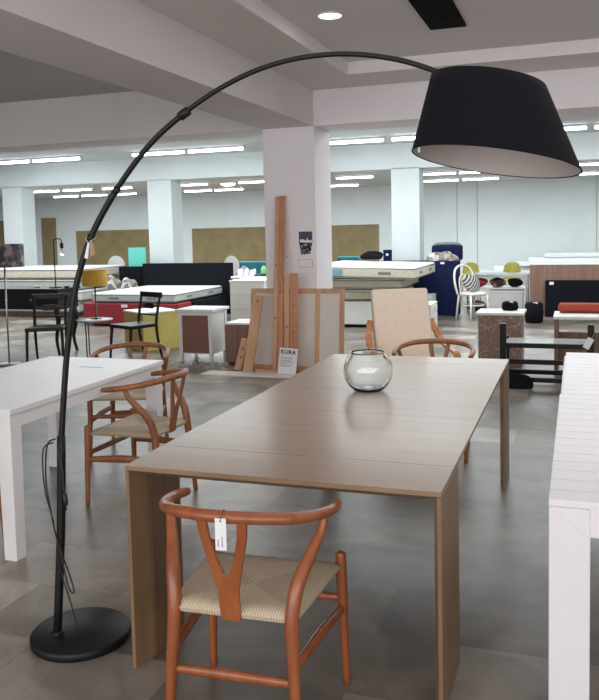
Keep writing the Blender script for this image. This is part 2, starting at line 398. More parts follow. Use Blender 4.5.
far = [(-16.75,22.6,'first ceiling tube of the nearer rear row, over the outermost pale column'),(-15.5,22.6,'second ceiling tube of the nearer rear row, over the narrow brown board'),
       (-14.0,22.6,'third ceiling tube of the nearer rear row, close to the lamp arc'),(-11.35,22.6,'ceiling tube of the nearer rear row beside the round light'),
       (-9.2,22.6,'ceiling tube of the nearer rear row touching the big pillar edge'),(-6.1,22.6,'ceiling tube of the nearer rear row against the white middle column'),(-3.75,22.6,'ceiling tube of the nearer rear row just below the shade lining'),(-2.55,22.6,'ceiling tube of the nearer rear row hidden partly by the shade rim'),
       (.25,21.6,'upper of the two short rear tubes past the wide end of the shade'),(1.5,21.6,'upper outermost rear tube at the picture edge'),
       (-18.35,26,'first ceiling tube of the farthest row, above the brown boards'),(-17.1,26,'second ceiling tube of the farthest row, above the brown boards'),(-15.85,26,'third ceiling tube of the farthest row, behind the lamp arc'),
       (-12.8,26,'ceiling tube of the farthest row below the round light, first of a pair'),(-11.6,26,'ceiling tube of the farthest row below the round light, second of a pair'),
       (-7.55,26.4,'ceiling tube of the farthest row between the big pillar and the middle column'),(-4.15,26,'ceiling tube of the farthest row just past the middle column'),(-2.9,26,'ceiling tube of the farthest row under the black shade'),
       (.4,25.6,'lower of the two short rear tubes past the wide end of the shade'),(1.7,25.6,'lower outermost rear tube at the picture edge')]
for x, y, l in far: tubelight(x, y, 3.13, l, GF)
t = thing('round_ceiling_light', 'round white ceiling light in the rear hall between two tube lights', 'light', (-10.22,22.84,3.13))
MB().lathe([(0,0),(.24,0),(.24,-.05)], seg=24).build('base', M['white_lac'], t)
MB().lathe([(.225,-.05),(.2,-.09),(.1,-.115),(0,-.12)], seg=24).build('diffuser', M['spot'], t)
t = thing('recessed_downlight', 'round recessed downlight glowing in the raised ceiling tray', 'light', (-1.84,6.16,3.25))
MB().lathe([(.088,0),(.105,0),(.105,-.012),(.09,-.012),(.088,0)], seg=32).build('trim_ring', M['white_lac'], t)
MB().lathe([(.089,-.004),(0,-.006)], seg=32).build('lens', M['spot'], t)
t = thing('black_ceiling_fixture', 'black rectangular fitting set into the raised ceiling tray', 'ceiling fixture', (-1.03,6.2,3.25))
f = MB(); f.box((-.15,-.75,-.02),(.15,.7,0)); f.build('housing', M['black_matt'], t, bevel=.004)
f = MB()
for k in range(6): f.lathe([(.05,-.021),(.045,-.024),(.035,-.022),(0,-.021)], (0,-.6+k*.24,0), 16)
f.build('lamp_socket', M['black_matt'], t)

# ------------------------------------------------------------------ long oak table
X0, X1, Y0, Y1, H = -1.518, -.395, 2.425, 5.03, .75
t = thing('dining_table', 'long brown oak dining table with panel legs and extension leaves, glass bowl on it', 'table', ((X0+X1)/2,(Y0+Y1)/2,0))
hx, hy = (X1-X0)/2, (Y1-Y0)/2
def slab(y0, y1, front=False, back=False):
    """thin-edged slab: the underside is cut back so that only a thin edge shows"""
    b = MB(); e = .016; d = .05; k = .07
    yf, yb = (y0+(k if front else 0)), (y1-(k if back else 0))
    b.hexa([(-hx,y0,H-e),(hx,y0,H-e),(hx,y1,H-e),(-hx,y1,H-e),(-hx,y0,H),(hx,y0,H),(hx,y1,H),(-hx,y1,H)])
    b.hexa([(-hx+k,yf,H-d),(hx-k,yf,H-d),(hx-k,yb,H-d),(-hx+k,yb,H-d),(-hx+.004,y0+(.004 if front else 0),H-e),(hx-.004,y0+(.004 if front else 0),H-e),(hx-.004,y1-(.004 if back else 0),H-e),(-hx+.004,y1-(.004 if back else 0),H-e)])
    return b
l1, l2 = .28, .22
slab(-hy, -hy+l1-.003, front=True).build('extension_leaf', M['oak_x'], t)
slab(-hy+l1, hy-l2-.003).build('tabletop', M['oak_x'], t)
slab(hy-l2, hy, back=True).build('extension_leaf', M['oak_x'], t)
for sx in (-1,1):
    for ya, yb in ((-hy,-hy+.38),(hy-.25,hy)):
        b = MB(); xo = sx*hx; xi = sx*(hx-.042); xe = sx*(hx-.014); ya2, yb2 = ya+.11, yb-.06
        zt = H-.018
        lo = [(xe,ya,0),(xo,ya,0),(xo,yb,0),(xe,yb,0),(xi,yb2,0),(xi,ya2,0)]
        b.prism([(p[0],p[1]) for p in lo], (0,0,zt/2), (1,0,0), (0,1,0), (0,0,1), zt)
        b.build('leg', M['oak_y'], t, bevel=.0015)

# glass bowl
prof_o = [(0,.0),(.055,.0),(.075,.006),(.1,.03),(.119,.065),(.1265,.1),(.122,.135),(.107,.17),(.09,.192),(.086,.2)]
prof_i = [(.083,.2),(.087,.191),(.104,.168),(.119,.134),(.1235,.1),(.116,.067),(.097,.034),(.072,.012),(.05,.008),(0,.008)]
o = MB().lathe(prof_o+prof_i, (0,0,0), 48).build('glass_bowl', M['glass'], loc=(-1.0,3.9,H+.0005))
tag(o, 'clear round glass fishbowl standing on the oak table', 'bowl')

# ------------------------------------------------------------------ wishbone chairs
def make_chair(wm, label):
    t = thing('wishbone_chair', label, 'chair', group='round-backed chairs with woven seats')
    # woven seat: dished trapezoid with rolled edges
    b = MB(); nx, ny = 14, 14; top = []; bot = []
    for j in range(ny+1):
        v = j/ny; y = -.21+.42*v; w = .205+.04*v
        ra, rb = [], []
        for i in range(nx+1):
            u = i/nx*2-1; e = max(abs(u), abs(v*2-1)); edge = .02*max(0, (e-.82)/.18)**2
            dish = -.016*(1-u*u)*(1-(2*v-1)**2)
            ra.append(b.bm.verts.new((w*u, y, .452+dish-edge))); rb.append(b.bm.verts.new((w*u*.97, y*.97, .418+dish*.6)))
        top.append(ra); bot.append(rb)
    for j in range(ny):
        for i in range(nx):
            f = b.bm.faces.new((top[j][i],top[j][i+1],top[j+1][i+1],top[j+1][i])); f.smooth = True
            b.bm.faces.new((bot[j][i],bot[j+1][i],bot[j+1][i+1],bot[j][i+1]))
    for i in range(nx):
        b.bm.faces.new((top[0][i],bot[0][i],bot[0][i+1],top[0][i+1])); b.bm.faces.new((top[ny][i],top[ny][i+1],bot[ny][i+1],bot[ny][i]))
    for j in range(ny):
        b.bm.faces.new((top[j][0],top[j+1][0],bot[j+1][0],bot[j][0])); b.bm.faces.new((top[j][nx],bot[j][nx],bot[j+1][nx],top[j+1][nx]))
    b.build('seat', M['cord'], t)
    for s in (-1,1):
        MB().tube([(s*.248,.228,0),(s*.243,.222,.2),(s*.240,.216,.36),(s*.238,.214,.455),(s*.238,.214,.472)], [.0125,.016,.019,.019,.017], 14, steps=4).build('leg', wm, t)
        MB().tube([(s*.205,-.235,0),(s*.198,-.222,.2),(s*.19,-.208,.36),(s*.188,-.200,.44),(s*.200,-.175,.525),(s*.226,-.120,.60),(s*.248,-.08,.655),(s*.258,-.062,.705)],
                  [.0135,.017,.0205,.022,.0225,.019,.0155,.013], 14, steps=5).build('leg', wm, t)
    MB().tube([(-.262,.085,.692),(-.270,.03,.700),(-.266,-.06,.713),(-.234,-.15,.727),(-.160,-.222,.740),(0,-.262,.748),(.160,-.222,.740),(.234,-.15,.727),(.266,-.06,.713),(.270,.03,.700),(.262,.085,.692)],
              [.013,.0165,.0165,.017,.0185,.0195,.0185,.017,.0165,.0165,.013], 16, steps=6).build('top_rail', wm, t)
    # Y-shaped splat
    o0 = Vector((0,-.205,.41)); o1 = Vector((0,-.262,.742)); up = (o1-o0); L = up.length; up.normalize(); nn = Vector((1,0,0)).cross(up)
    half = [(.031,0),(.033,.06),(.034,.10),(.042,.14),(.058,.21),(.074,.28),(.080,L)]
    inn = [(.048,L),(.043,.28),(.028,.21),(.010,.158),(0,.148)]
    outl = half+inn+[(-a,c) for a,c in reversed(inn[:-1])]+[(-a,c) for a,c in reversed(half)]
    b = MB(); b.prism(outl, o0, (1,0,0), up, nn, .013); b.build('back_splat', wm, t, bevel=.003)
    MB().tube([(-.194,-.214,.24),(0,-.216,.243),(.194,-.214,.24)], [.010,.0135,.010], 10, flat=1.3, steps=4).build('stretcher', wm, t)
    MB().tube([(-.24,.219,.31),(0,.219,.312),(.24,.219,.31)], [.010,.0135,.010], 10, flat=1.3, steps=4).build('stretcher', wm, t)
    for s in (-1,1):
        MB().tube([(s*.196,-.215,.285),(s*.219,.0,.29),(s*.241,.218,.275)], [.010,.0145,.010], 10, flat=1.6, steps=4).build('stretcher', wm, t)
    return t
c1 = make_chair(M['cherry'], 'orange-brown wishbone chair with woven seat and white price tag, at near end of oak table')
c1.location = (-.985,2.315,0); c1.rotation_euler.z = radians(3)
c2 = make_chair(M['cherry_far'], 'wishbone chair facing the long side of the white table, beside the lamp pole')
c2.location = (-2.45,4.12,0); c2.rotation_euler.z = radians(88)
c3 = copy_tree(c2); c3.location = (-3.04,4.98,0); c3.rotation_euler.z = radians(198)
c3['label'] = 'wishbone chair at the far end of the white table, in front of the yellow cube'
c4 = copy_tree(c2); c4.location = (-.945,5.52,0); c4.rotation_euler.z = radians(180)
c4['label'] = 'wishbone chair at the far end of the oak table, in front of the beige armchair'
c5 = copy_tree(c2); c5.location = (-2.965,2.985,0); c5.rotation_euler.z = 0
c5['label'] = 'wishbone chair at the near end of the white table, mostly outside the picture'
# price tag hanging from the back rail of the near chair
t = thing('price_tag', 'small white price tag hanging on the back rail of the near chair', 'tag', (-.962,2.027,.757), radians(8))
MB().box((-.0165,-.0012,-.098),(.0165,.0012,-.004)).build('card', M['paper'], t)
for x, z1 in ((-.0095,-.066),(.0025,-.058)): MB().box((x,-.0017,-.088),(x+.003,-.0012,z1)).build('printed_line', M['ink_grey'], t)
MB().lathe([(0,0),(.0026,0),(.0026,.0006),(0,.0006)], seg=10, M=Matrix.Translation((0,-.0014,-.012)) @ Matrix.Rotation(pi/2,4,'X')).build('eyelet', M['ink'], t)
MB().tube([(0,-.002,-.011),(.004,-.003,.004),(.006,.012,.014),(.004,.030,.012),(.001,.040,-.005),(0,.040,-.02)], .0009, 6, steps=4).build('string', M['ink'], t)

# ------------------------------------------------------------------ arc floor lamp
t = thing('arc_floor_lamp', 'tall black arc floor lamp with round base and slanted black shade over the table', 'lamp')
bl = MB().lathe([(0,0),(.187,0),(.191,.006),(.191,.028),(.185,.034),(0,.036)], (-1.83,2.56,0), 56).build('base', M['black_metal'], t)
LS = .962
S_ = lambda p: (p[0]*LS, p[1]*LS, EYE+(p[2]-EYE)*LS)
P = [(-1.900,2.506,.03),S_((-1.945,2.62,.40)),S_((-1.923,2.62,.78))]
MB().tube(P, .0165, 16, steps=3).lathe([(.024,0),(.024,.006),(.0165,.010)], (-1.900,2.506,.035), 20).build('pole', M['black_metal'], t)
arc = [S_(p) for p in [(-1.923,2.62,.76),(-1.905,2.62,.92),(-1.882,2.62,1.09),(-1.852,2.62,1.25),(-1.815,2.62,1.40),(-1.742,2.62,1.57),(-1.628,2.62,1.735),(-1.485,2.62,1.89),(-1.34,2.62,1.995),(-1.19,2.62,2.075),(-1.04,2.62,2.128),(-.885,2.62,2.153),(-.72,2.62,2.150),(-.56,2.62,2.118),(-.43,2.62,2.068),(-.34,2.62,2.02)]]
def seg_arc(a, b, r, name='arm'):
    pts, rs = spline([Vector(p) for p in arc], [r]*len(arc), 6)
    return MB().tube(pts[a*6:b*6+1], r, 12).build(name, M['black_metal'], t)
seg_arc(0,6,.0115); seg_arc(6,8,.0102); seg_arc(8,15,.0088)
def collar(p, q, r):
    MB().tube([S_(p),S_(q)], r, 14).build('joint_collar', M['black_metal'], t)
collar((-1.352,2.62,1.987),(-1.318,2.62,2.007),.0165); collar((-1.636,2.62,1.725),(-1.622,2.62,1.742),.0135); collar((-1.752,2.62,1.55),(-1.742,2.62,1.57),.0135)
# shade: slanted drum, upper and lower ring tilted alike
u = Vector((cos(YAW),sin(YAW),0)); w = Vector((-sin(YAW),cos(YAW),0)); Z = Vector((0,0,1))
a1 = (u*cos(.18)-Z*sin(.18)); bb = (w*cos(.04)-Z*sin(.04))
TC = Vector((-.258,2.52,2.003)); BC = Vector((-.238,2.52,1.763))
def loft(name, r0, r1, m, parent, capped=False, inset=0):
    b = MB(); n = 64; rings = []
    for k in range(9):
        s = k/8; c = TC.lerp(BC, s); r = r0+(r1-r0)*s
        if k == 0: c = c - (a1.cross(bb)*inset if inset else Vector())
        rings.append([b.bm.verts.new(c+a1*r*cos(2*pi*i/n)+bb*r*sin(2*pi*i/n)) for i in range(n)])
    for A, B in zip(rings, rings[1:]):
        for i in range(n):
            f = b.bm.faces.new((A[i],A[(i+1)%n],B[(i+1)%n],B[i])); f.smooth = True
    if capped: b.bm.faces.new(rings[0])
    return b.build(name, m, parent)
sh = loft('shade', .173, .2545, M['black_shade'], t, capped=True)
loft('shade_lining', .169, .2515, M['shade_in'], sh, capped=True)
b = MB(); n = 64
b.tube([BC+a1*.2535*cos(2*pi*i/n)+bb*.2535*sin(2*pi*i/n) for i in range(n)], .0025, 6, closed=True)
b.build('shade_rim', M['black_shade'], sh)
MB().lathe([(0,0),(.018,0),(.018,-.06),(.012,-.075),(0,-.075)], tuple(TC-Vector((0,0,.012))), 16).lathe([(0,-.07),(.015,-.08),(.032,-.115),(.03,-.135),(.015,-.15),(0,-.152)], tuple(TC-Vector((0,0,.012))), 16).build('bulb_holder', M['white'], sh)
MB().box((-.003,-.0015,-.008),(.003,.0015,.008), M=Matrix.Translation(BC+(TC-BC)*.16-u*.2345-w*.045) @ Matrix.Rotation(YAW+radians(25),4,'Z')).build('care_label', M['paper'], sh)
# hanging cable with switch
MB().tube([S_(p) for p in [(-1.935,2.600,.775),(-1.965,2.585,.75),(-1.975,2.58,.62),(-1.965,2.585,.50),(-1.945,2.595,.36),(-1.895,2.59,.24),(-1.868,2.58,.17),(-1.89,2.575,.19),(-1.925,2.585,.31),(-1.935,2.6,.22),(-1.885,2.58,.12),(-1.86,2.575,.03)]]+[(-1.80,2.47,.0395)], .0032, 8, steps=6).build('cable', M['black_plastic'], t)
MB().tube([S_(p) for p in [(-1.945,2.598,.76),(-1.985,2.585,.73),(-1.983,2.58,.58),(-1.955,2.59,.44)]], .0030, 8, steps=6).build('cable', M['black_plastic'], t)
MB().tube([S_(p) for p in [(-1.925,2.598,.74),(-1.903,2.59,.66),(-1.898,2.585,.60),(-1.89,2.58,.56)]], .003, 8, steps=5).tube([S_((-1.892,2.582,.565)),S_((-1.886,2.578,.52))], .009, 10).tube([S_((-1.886,2.578,.52)),S_((-1.884,2.577,.50))], .0025, 6).build('plug', M['black_plastic'], t)
t2 = thing('paper_tag', 'thin tan paper tag tied to the bent arm of the lamp', 'tag', S_((-1.745,2.605,1.555)))
MB().hexa([(.004,-.004,-.065),(.026,-.004,-.055),(.026,-.003,-.055),(.004,-.003,-.065),(.000,-.004,-.012),(.016,-.004,-.006),(.016,-.003,-.006),(.000,-.003,-.012)]).build('card', M['oak_edge'], t2)
MB().hexa([(-.020,-.006,-.068),(-.006,-.006,-.072),(-.006,-.005,-.072),(-.020,-.005,-.068),(-.004,-.006,-.014),(.004,-.006,-.012),(.004,-.005,-.012),(-.004,-.005,-.014)]).build('card', M['paper'], t2)
MB().tube([(-.004,-.004,-.012),(-.014,.0,.004),(-.002,.030,.012),(.016,.012,.002),(.004,-.004,-.008)], .0009, 6, steps=4).build('string', M['paper'], t2)

# ------------------------------------------------------------------ plain white table beside the lamp
ax0, ax1, ay0, ay1 = -3.42, -2.545, 3.08, 4.58
t = thing('white_table', 'plain white rectangular table with square legs, behind the lamp pole', 'table', ((ax0+ax1)/2,(ay0+ay1)/2,0))
hx, hy = (ax1-ax0)/2, (ay1-ay0)/2
MB().box((-hx,-hy,.722),(hx,hy,.75)).build('tabletop', M['white_lac'], t, bevel=.003)
b = MB(); s = .012
b.box((-hx+s,-hy+s,.655),(hx-s,-hy+s+.022,.722)).box((-hx+s,hy-s-.022,.655),(hx-s,hy-s,.722)).box((-hx+s,-hy+s,.655),(-hx+s+.022,hy-s,.722)).box((hx-s-.022,-hy+s,.655),(hx-s,hy-s,.722))
b.build('apron', M['white_lac'], t)
for sx in (-1,1):
    for sy in (-1,1):
        x = sx*(hx-.05); y = sy*(hy-.05)
        MB().hexa([(x-.036,y-.036,0),(x+.036,y-.036,0),(x+.036,y+.036,0),(x-.036,y+.036,0),(x-.042,y-.042,.722),(x+.042,y-.042,.722),(x+.042,y+.042,.722),(x-.042,y+.042,.722)]).build('leg', M['white_lac'], t, bevel=.003)
MB().box((.03,.40,.7498),(.20,.412,.7508)).build('slot_marking', M['ink_grey'], t)

# ------------------------------------------------------------------ white slatted garden table
gx0, gx1, gy0, gy1 = -.078, .90, 2.45, 5.38
t = thing('slatted_table', 'white slatted extending garden table with chunky mitred corner legs', 'table', ((gx0+gx1)/2,(gy0+gy1)/2,0))
hx, hy = (gx1-gx0)/2, (gy1-gy0)/2
def slats(y0, y1, n, sh, ends):
    b = MB(); e = .012
    if ends[0]: b.box((-hx+sh,y0,.728),(hx-sh,y0+.095,.75)); y0 += .099
    p = (y1-y0)/n
    for k in range(n): b.box((-hx+sh,y0+k*p+.002,.728),(hx-sh,y0+(k+1)*p-.002,.75))
    return b
slats(-hy, .12, 14, 0, (True,False)).build('slatted_top', M['white_alu'], t, bevel=.0015)
slats(.124, hy, 12, .012, (False,False)).build('slatted_top', M['white_alu'], t, bevel=.0015)
b = MB(); b.box((-hx+.002,-hy+.004,.64),(hx-.002,-hy+.07,.728)).box((-hx+.002,-hy+.07,.68),(-hx+.05,hy-.01,.728)).box((hx-.05,-hy+.07,.68),(hx-.002,hy-.01,.728)).box((-hx+.014,hy-.07,.66),(hx-.014,hy-.01,.728))
b.box((-.02,-hy+.07,.69),(.02,hy-.07,.726))
b.build('frame', M['white_alu'], t, bevel=.003)
for sx in (-1,1):
    for sy in (-1,1):
        xa, xb = sorted((sx*hx, sx*(hx-.118))); ya, yb = sorted((sy*hy, sy*(hy-.07)))
        if sy > 0: xa += .014 if sx < 0 else 0; xb -= .014 if sx > 0 else 0
        MB().box((xa,ya,0),(xb,yb,.727)).build('leg', M['white_alu'], t, bevel=.003)
# mitre joints of the near corners
b = MB()
for sx in (-1,1):
    b.prism([(sx*hx,.7275),(sx*(hx-.003),.7275),(sx*(hx-.122),.636),(sx*(hx-.118),.636)], (0,-hy-.0006,0), (1,0,0), (0,0,1), (0,1,0), .0012)
b.build('mitre_joint', M['white_joint'], t)

# ------------------------------------------------------------------ beige armchair beyond the oak table
t = thing('armchair', 'beige high-backed armchair with bent wooden arms, beyond the oak table', 'armchair', (-1.295,6.42,0), radians(180+24))
MB().hexa([(-.27,-.22,.40),(.27,-.22,.40),(.27,.30,.44),(-.27,.30,.44),(-.27,-.22,.50),(.27,-.22,.50),(.27,.30,.55),(-.27,.30,.55)]).build('seat_cushion', M['beige_fab'], t, bevel=.03, seg=4)
MB().hexa([(-.245,-.20,.40),(.245,-.20,.40),(.245,-.10,.44),(-.245,-.10,.44),(-.245,-.44,1.03),(.245,-.44,1.03),(.245,-.36,1.06),(-.245,-.36,1.06)]).build('backrest', M['beige_fab'], t, bevel=.022, seg=4)
for s in (-1,1):
    b = MB(); prev = None
    path = [Vector(p) for p in ((s*.262,-.33,.79),(s*.278,-.30,.73),(s*.30,-.22,.66),(s*.31,-.08,.61),(s*.315,.12,.59),(s*.315,.27,.575),(s*.315,.31,.50),(s*.315,.30,.25),(s*.315,.27,.02),(s*.315,.18,.0),(s*.315,-.30,.0))]
    path, _ = spline(path, [1]*len(path), 5)
    for p, q in zip(path, path[1:]): b.bar(p, q+(q-p)*.15, .05, .024, up=(0,1,.01) if abs((q-p).normalized().z) > .7 else (0,0,1))
    b.build('arm', M['bent'], t)
MB().box((-.3,-.16,.34),(.3,-.13,.39)).box((-.3,.22,.34),(.3,.25,.39)).build('cross_rail', M['bent'], t)

# ------------------------------------------------------------------ generic furniture
def mattress(label, x0, x1, y0, y1, z0, z1, side='side_fab', loc=None, rz=0, group=None, tilt=0, handles=True):
    cx, cy = (x0+x1)/2, (y0+y1)/2; hx, hy, h = (x1-x0)/2, (y1-y0)/2, z1-z0
    t = thing('mattress', label, 'mattress', (cx,cy,z0), rz, group); t.rotation_euler = (0,tilt,rz)
    MB().box((-hx,-hy,.01),(hx,hy,h-.012)).build('side_border', M[side], t, bevel=min(.05,h*.2), seg=4)
    MB().box((-hx+.012,-hy+.012,h-.05),(hx-.012,hy-.012,h)).build('quilted_top', M['white_fab'], t, bevel=.03, seg=3)
    b = MB()
    for z in (.03,h-.03): b.tube([(-hx-.002,-hy-.002,z),(hx+.002,-hy-.002,z),(hx+.002,hy+.002,z),(-hx-.002,hy+.002,z)], .008, 6, closed=True)
    b.build('piping', M['piping'], t)
    if handles:
        for x in (-hx*.45,hx*.45):
            MB().box((x-.10,-hy-.008,h*.4),(x+.10,-hy+.004,h*.6)).build('handle', M['piping'], t, bevel=.004)
        for y in (-hy*.45,hy*.45):
            MB().box((hx-.004,y-.10,h*.4),(hx+.008,y+.10,h*.6)).build('handle', M['piping'], t, bevel=.004)
    return t

# nightstand with brown back panel
t = thing('nightstand', 'small white nightstand with brown panel and turned tapered feet', 'nightstand', (-4.385,8.92,0))
MB().box((-.255,-.25,.615),(.255,.25,.65)).build('top', M['white'], t, bevel=.008)
for sx in (-1,1):
    for sy in (-1,1):
        x, y = sx*.2, sy*.20
        MB().hexa([(x-.02,y-.02,0),(x+.02,y-.02,0),(x+.02,y+.02,0),(x-.02,y+.02,0),(x-.025,y-.025,.615),(x+.025,y-.025,.615),(x+.025,y+.025,.615),(x-.025,y+.025,.615)]).build('leg', M['white'], t, bevel=.003)
b = MB(); b.box((-.2,.19,.10),(.2,.21,.615)).box((-.21,-.2,.10),(-.19,.2,.615)).box((.19,-.2,.10),(.21,.2,.615)).box((-.2,-.2,.10),(.2,.2,.12)).box((-.195,-.222,.575),(.195,-.2,.615)); b.build('carcass', M['white'], t)
MB().box((-.18,-.212,.115),(.18,-.196,.58)).build('back_panel', M['brown_panel'], t)
# brown box with a white lid
t = thing('bedside_cabinet', 'low brown wooden cabinet with white top beside the leaning planks', 'cabinet', (-3.74,8.88,0))
MB().box((-.23,-.22,.02),(.23,.22,.475)).build('carcass', M['brown_wood'], t, bevel=.003)
MB().box((-.235,-.225,.475),(.235,.225,.497)).build('top', M['white_lac'], t, bevel=.003)
MB().box((-.22,-.2,0),(.22,.2,.02)).build('plinth', M['black_wood'], t)
# yellow cube cabinet
t = thing('yellow_cabinet', 'mustard and lime yellow cube cabinet with pale top behind a black chair', 'cabinet', (-5.49,9.36,0), radians(-35))
b = MB(); b.box((-.60,.0,0),(0,.54,.505), 0); b.build('carcass', M['lime'], t, bevel=.003)
MB().box((-.59,-.012,.02),(-.01,0,.495)).build('door', M['mustard'], t, bevel=.003)
MB().box((-.61,-.014,.505),(.01,.55,.525)).build('top', M['white'], t, bevel=.003)

# black dining chairs
def make_black_chair(label):
    t = thing('black_dining_chair', label, 'chair', group='black wooden chairs with rail backs')
    MB().hexa([(-.20,-.20,.42),(.20,-.20,.42),(.23,.22,.42),(-.23,.22,.42),(-.20,-.20,.46),(.20,-.20,.46),(.23,.22,.465),(-.23,.22,.465)]).build('seat', M['black_wood'], t, bevel=.012, seg=3)
    for s in (-1,1):
        MB().tube([(s*.205,.195,.43),(s*.21,.21,.3),(s*.212,.225,.12),(s*.215,.235,0)], [.021,.019,.016,.014], 10, steps=3).build('leg', M['black_wood'], t)
        MB().tube([(s*.19,-.27,0),(s*.19,-.215,.22),(s*.19,-.19,.45),(s*.192,-.215,.62),(s*.198,-.265,.84)], [.014,.017,.02,.018,.015], 10, steps=3).build('leg', M['black_wood'], t)
    MB().box((-.225,-.28,.775),(.225,-.245,.845)).build('top_rail', M['black_wood'], t, bevel=.01, seg=3)
    MB().prism([(-.19,.66),(-.10,.66),(-.08,.635),(.08,.635),(.10,.66),(.19,.66),(.19,.685),(.10,.685),(.08,.71),(-.08,.71),(-.10,.685),(-.19,.685)], (0,-.228,0), (1,0,0), (0,0,1), (0,1,0), .018).build('middle_rail', M['black_wood'], t, bevel=.004)
    MB().tube([(-.19,-.208,.56),(.19,-.208,.56)], .011, 8).build('lower_rail', M['black_wood'], t)
    return t
k1 = make_black_chair('black wooden chair in front of the black console table'); k1.location = (-6.22,8.30,0); k1.rotation_euler.z = radians(206)
k2 = copy_tree(k1); k2['label'] = 'black wooden chair in front of the yellow cube cabinet'; k2.location = (-5.22,8.70,0); k2.rotation_euler.z = radians(155)

# black console table
t = thing('console_table', 'black console table with curved legs under the bare-bulb lamp', 'table', (-7.30,9.12,0))
MB().box((-.85,-.25,.855),(.85,.25,.88)).build('tabletop', M['black_wood'], t, bevel=.004)
MB().box((-.82,-.23,.60),(.82,.23,.855)).build('drawer_box', M['black_wood'], t, bevel=.004)
for sx in (-1,1):
    for sy in (-1,1):
        x, y = sx*.76, sy*.19
        MB().tube([(x,y,.62),(x+sx*.035,y+sy*.01,.45),(x-sx*.01,y,.2),(x+sx*.03,y+sy*.01,0)], [.04,.032,.022,.02], 10, steps=4).build('leg', M['black_wood'], t)
for x in (-.4,0,.4):
    MB().lathe([(0,0),(.018,0),(.02,.008),(.012,.022),(0,.024)], seg=12, M=Matrix.Translation((x,-.23,.73)) @ Matrix.Rotation(pi/2,4,'X')).build('knob', M['steel'], t)
# bare bulb lamp
t = thing('bulb_table_lamp', 'thin black hooked table lamp with bare bulb on the black console', 'lamp', (-6.64,9.08,.88))
MB().lathe([(0,0),(.09,0),(.09,.012),(0,.016)], seg=24).build('base', M['black_metal'], t)
MB().tube([(0,0,.01),(0,0,.60),(.015,0,.645),(.06,0,.66),(.11,0,.65),(.125,0,.60)], .0075, 8, steps=5).build('stem', M['black_metal'], t)
MB().lathe([(0,.61),(.022,.60),(.024,.545),(.018,.53),(0,.53)], (.125,0,0), 14).build('bulb_socket', M['black_metal'], t)
MB().lathe([(.012,.53),(.018,.51),(.034,.475),(.032,.45),(.018,.432),(0,.427)], (.125,0,0), 16).build('bulb', M['glass'], t)
for x, w_, l in ((-6.95,.05,'small white dish on the black console beside the patterned lampshade'),(-6.48,.05,'small dark dish on the black console beside the bulb lamp base')):
    o = MB().lathe([(0,0),(w_*.6,0),(w_,.02),(w_*.95,.022),(w_*.55,.006),(0,.005)], seg=18).build('dish', M['white'] if x < -6.6 else M['black_metal'], loc=(x,9.1,.88)); tag(o, l, 'dish')
# patterned floor lamp
t = thing('standing_lamp', 'standing lamp with grey flowery drum shade, cut by the picture edge', 'lamp', (-6.64,8.08,0))
MB().lathe([(0,0),(.14,0),(.14,.015),(.02,.025),(0,.025)], seg=28).build('base', M['steel'], t)
MB().tube([(0,0,.02),(0,0,1.3)], .011, 10).build('pole', M['steel'], t)
MB().lathe([(.235,1.21),(.235,1.49),(.231,1.49),(.231,1.21),(.235,1.21)], seg=40).build('lamp_shade', M['shade_pat'], t)
# glass side table with amber lamp
t = thing('glass_side_table', 'small round glass-topped side table on thin metal legs, amber lamp on it', 'table', (-5.90,8.85,0))
MB().lathe([(0,.482),(.23,.482),(.232,.488),(.23,.494),(0,.494)], seg=36).build('glass_top', M['table_glass'], t)
MB().tube([(.2*cos(2*pi*i/24),.2*sin(2*pi*i/24),.474) for i in range(24)], .007, 6, closed=True).build('ring', M['steel'], t)
for k in range(3):
    a = k*2*pi/3+.5
    MB().tube([(.2*cos(a),.2*sin(a),.478),(.19*cos(a),.19*sin(a),0)], .0085, 8).build('leg', M['dark_steel'], t)
t = thing('amber_table_lamp', 'table lamp with amber yellow drum shade on the glass side table', 'lamp', (-5.88,8.86,.494))
MB().lathe([(0,0),(.075,0),(.075,.008),(.012,.014),(.010,.43),(0,.43)], seg=20).build('base', M['dark_steel'], t)
MB().lathe([(.16,.43),(.16,.63),(.157,.63),(.157,.43),(.16,.43)], seg=36).build('lamp_shade', M['amber'], t)

# bed with black headboard
t = thing('upholstered_bed', 'double bed with black headboard and red front base', 'bed', (-7.14,12.9,0))
MB().box((-.95,.95,.02),(.95,1.08,1.0)).build('headboard', M['black_fab'], t, bevel=.015, seg=3)
MB().box((-1.02,-1.0,.03),(.84,-.5,.40)).build('base', M['red'], t, bevel=.02, seg=3)
MB().box((-.92,-.49,.10),(.86,.95,.398)).build('side_rail', M['black_fab'], t, bevel=.015, seg=3)
for sx in (-.85,.78):
    MB().box((sx-.03,.6,0),(sx+.03,.66,.12)).build('leg', M['black_wood'], t)
    MB().box((sx-.03,-.9,0),(sx+.03,-.84,.05)).build('leg', M['black_wood'], t)
MB().box((-.25,-1.004,.33),(-.13,-1.0,.38), M=Matrix.Rotation(radians(0),4,'Z')).build('care_label', M['paper'], t)
mattress('white mattress with grey sides lying on the red and black bed', -7.99, -6.36, 11.92, 13.83, .405, .575)
# mattress pile by the far column
for k in range(4):
    z = .10+k*.215
    mattress(['bottom mattress of the pile behind the black console','second mattress up in the pile behind the black console','third mattress up in the pile behind the black console','topmost mattress of the pile behind the black console'][k], -11.5, -9.0+(.06 if k % 2 else 0), 13.0, 14.6, z, z+.21, side='beige_side' if k % 2 else 'side_fab', group='mattresses piled behind the console', handles=False)
o = MB().box((-11.4,13.1,0),(-9.1,14.5,.10)).build('pallet', M['brown_wood']); tag(o, 'flat wooden pallet under the pile of mattresses behind the console', 'pallet')
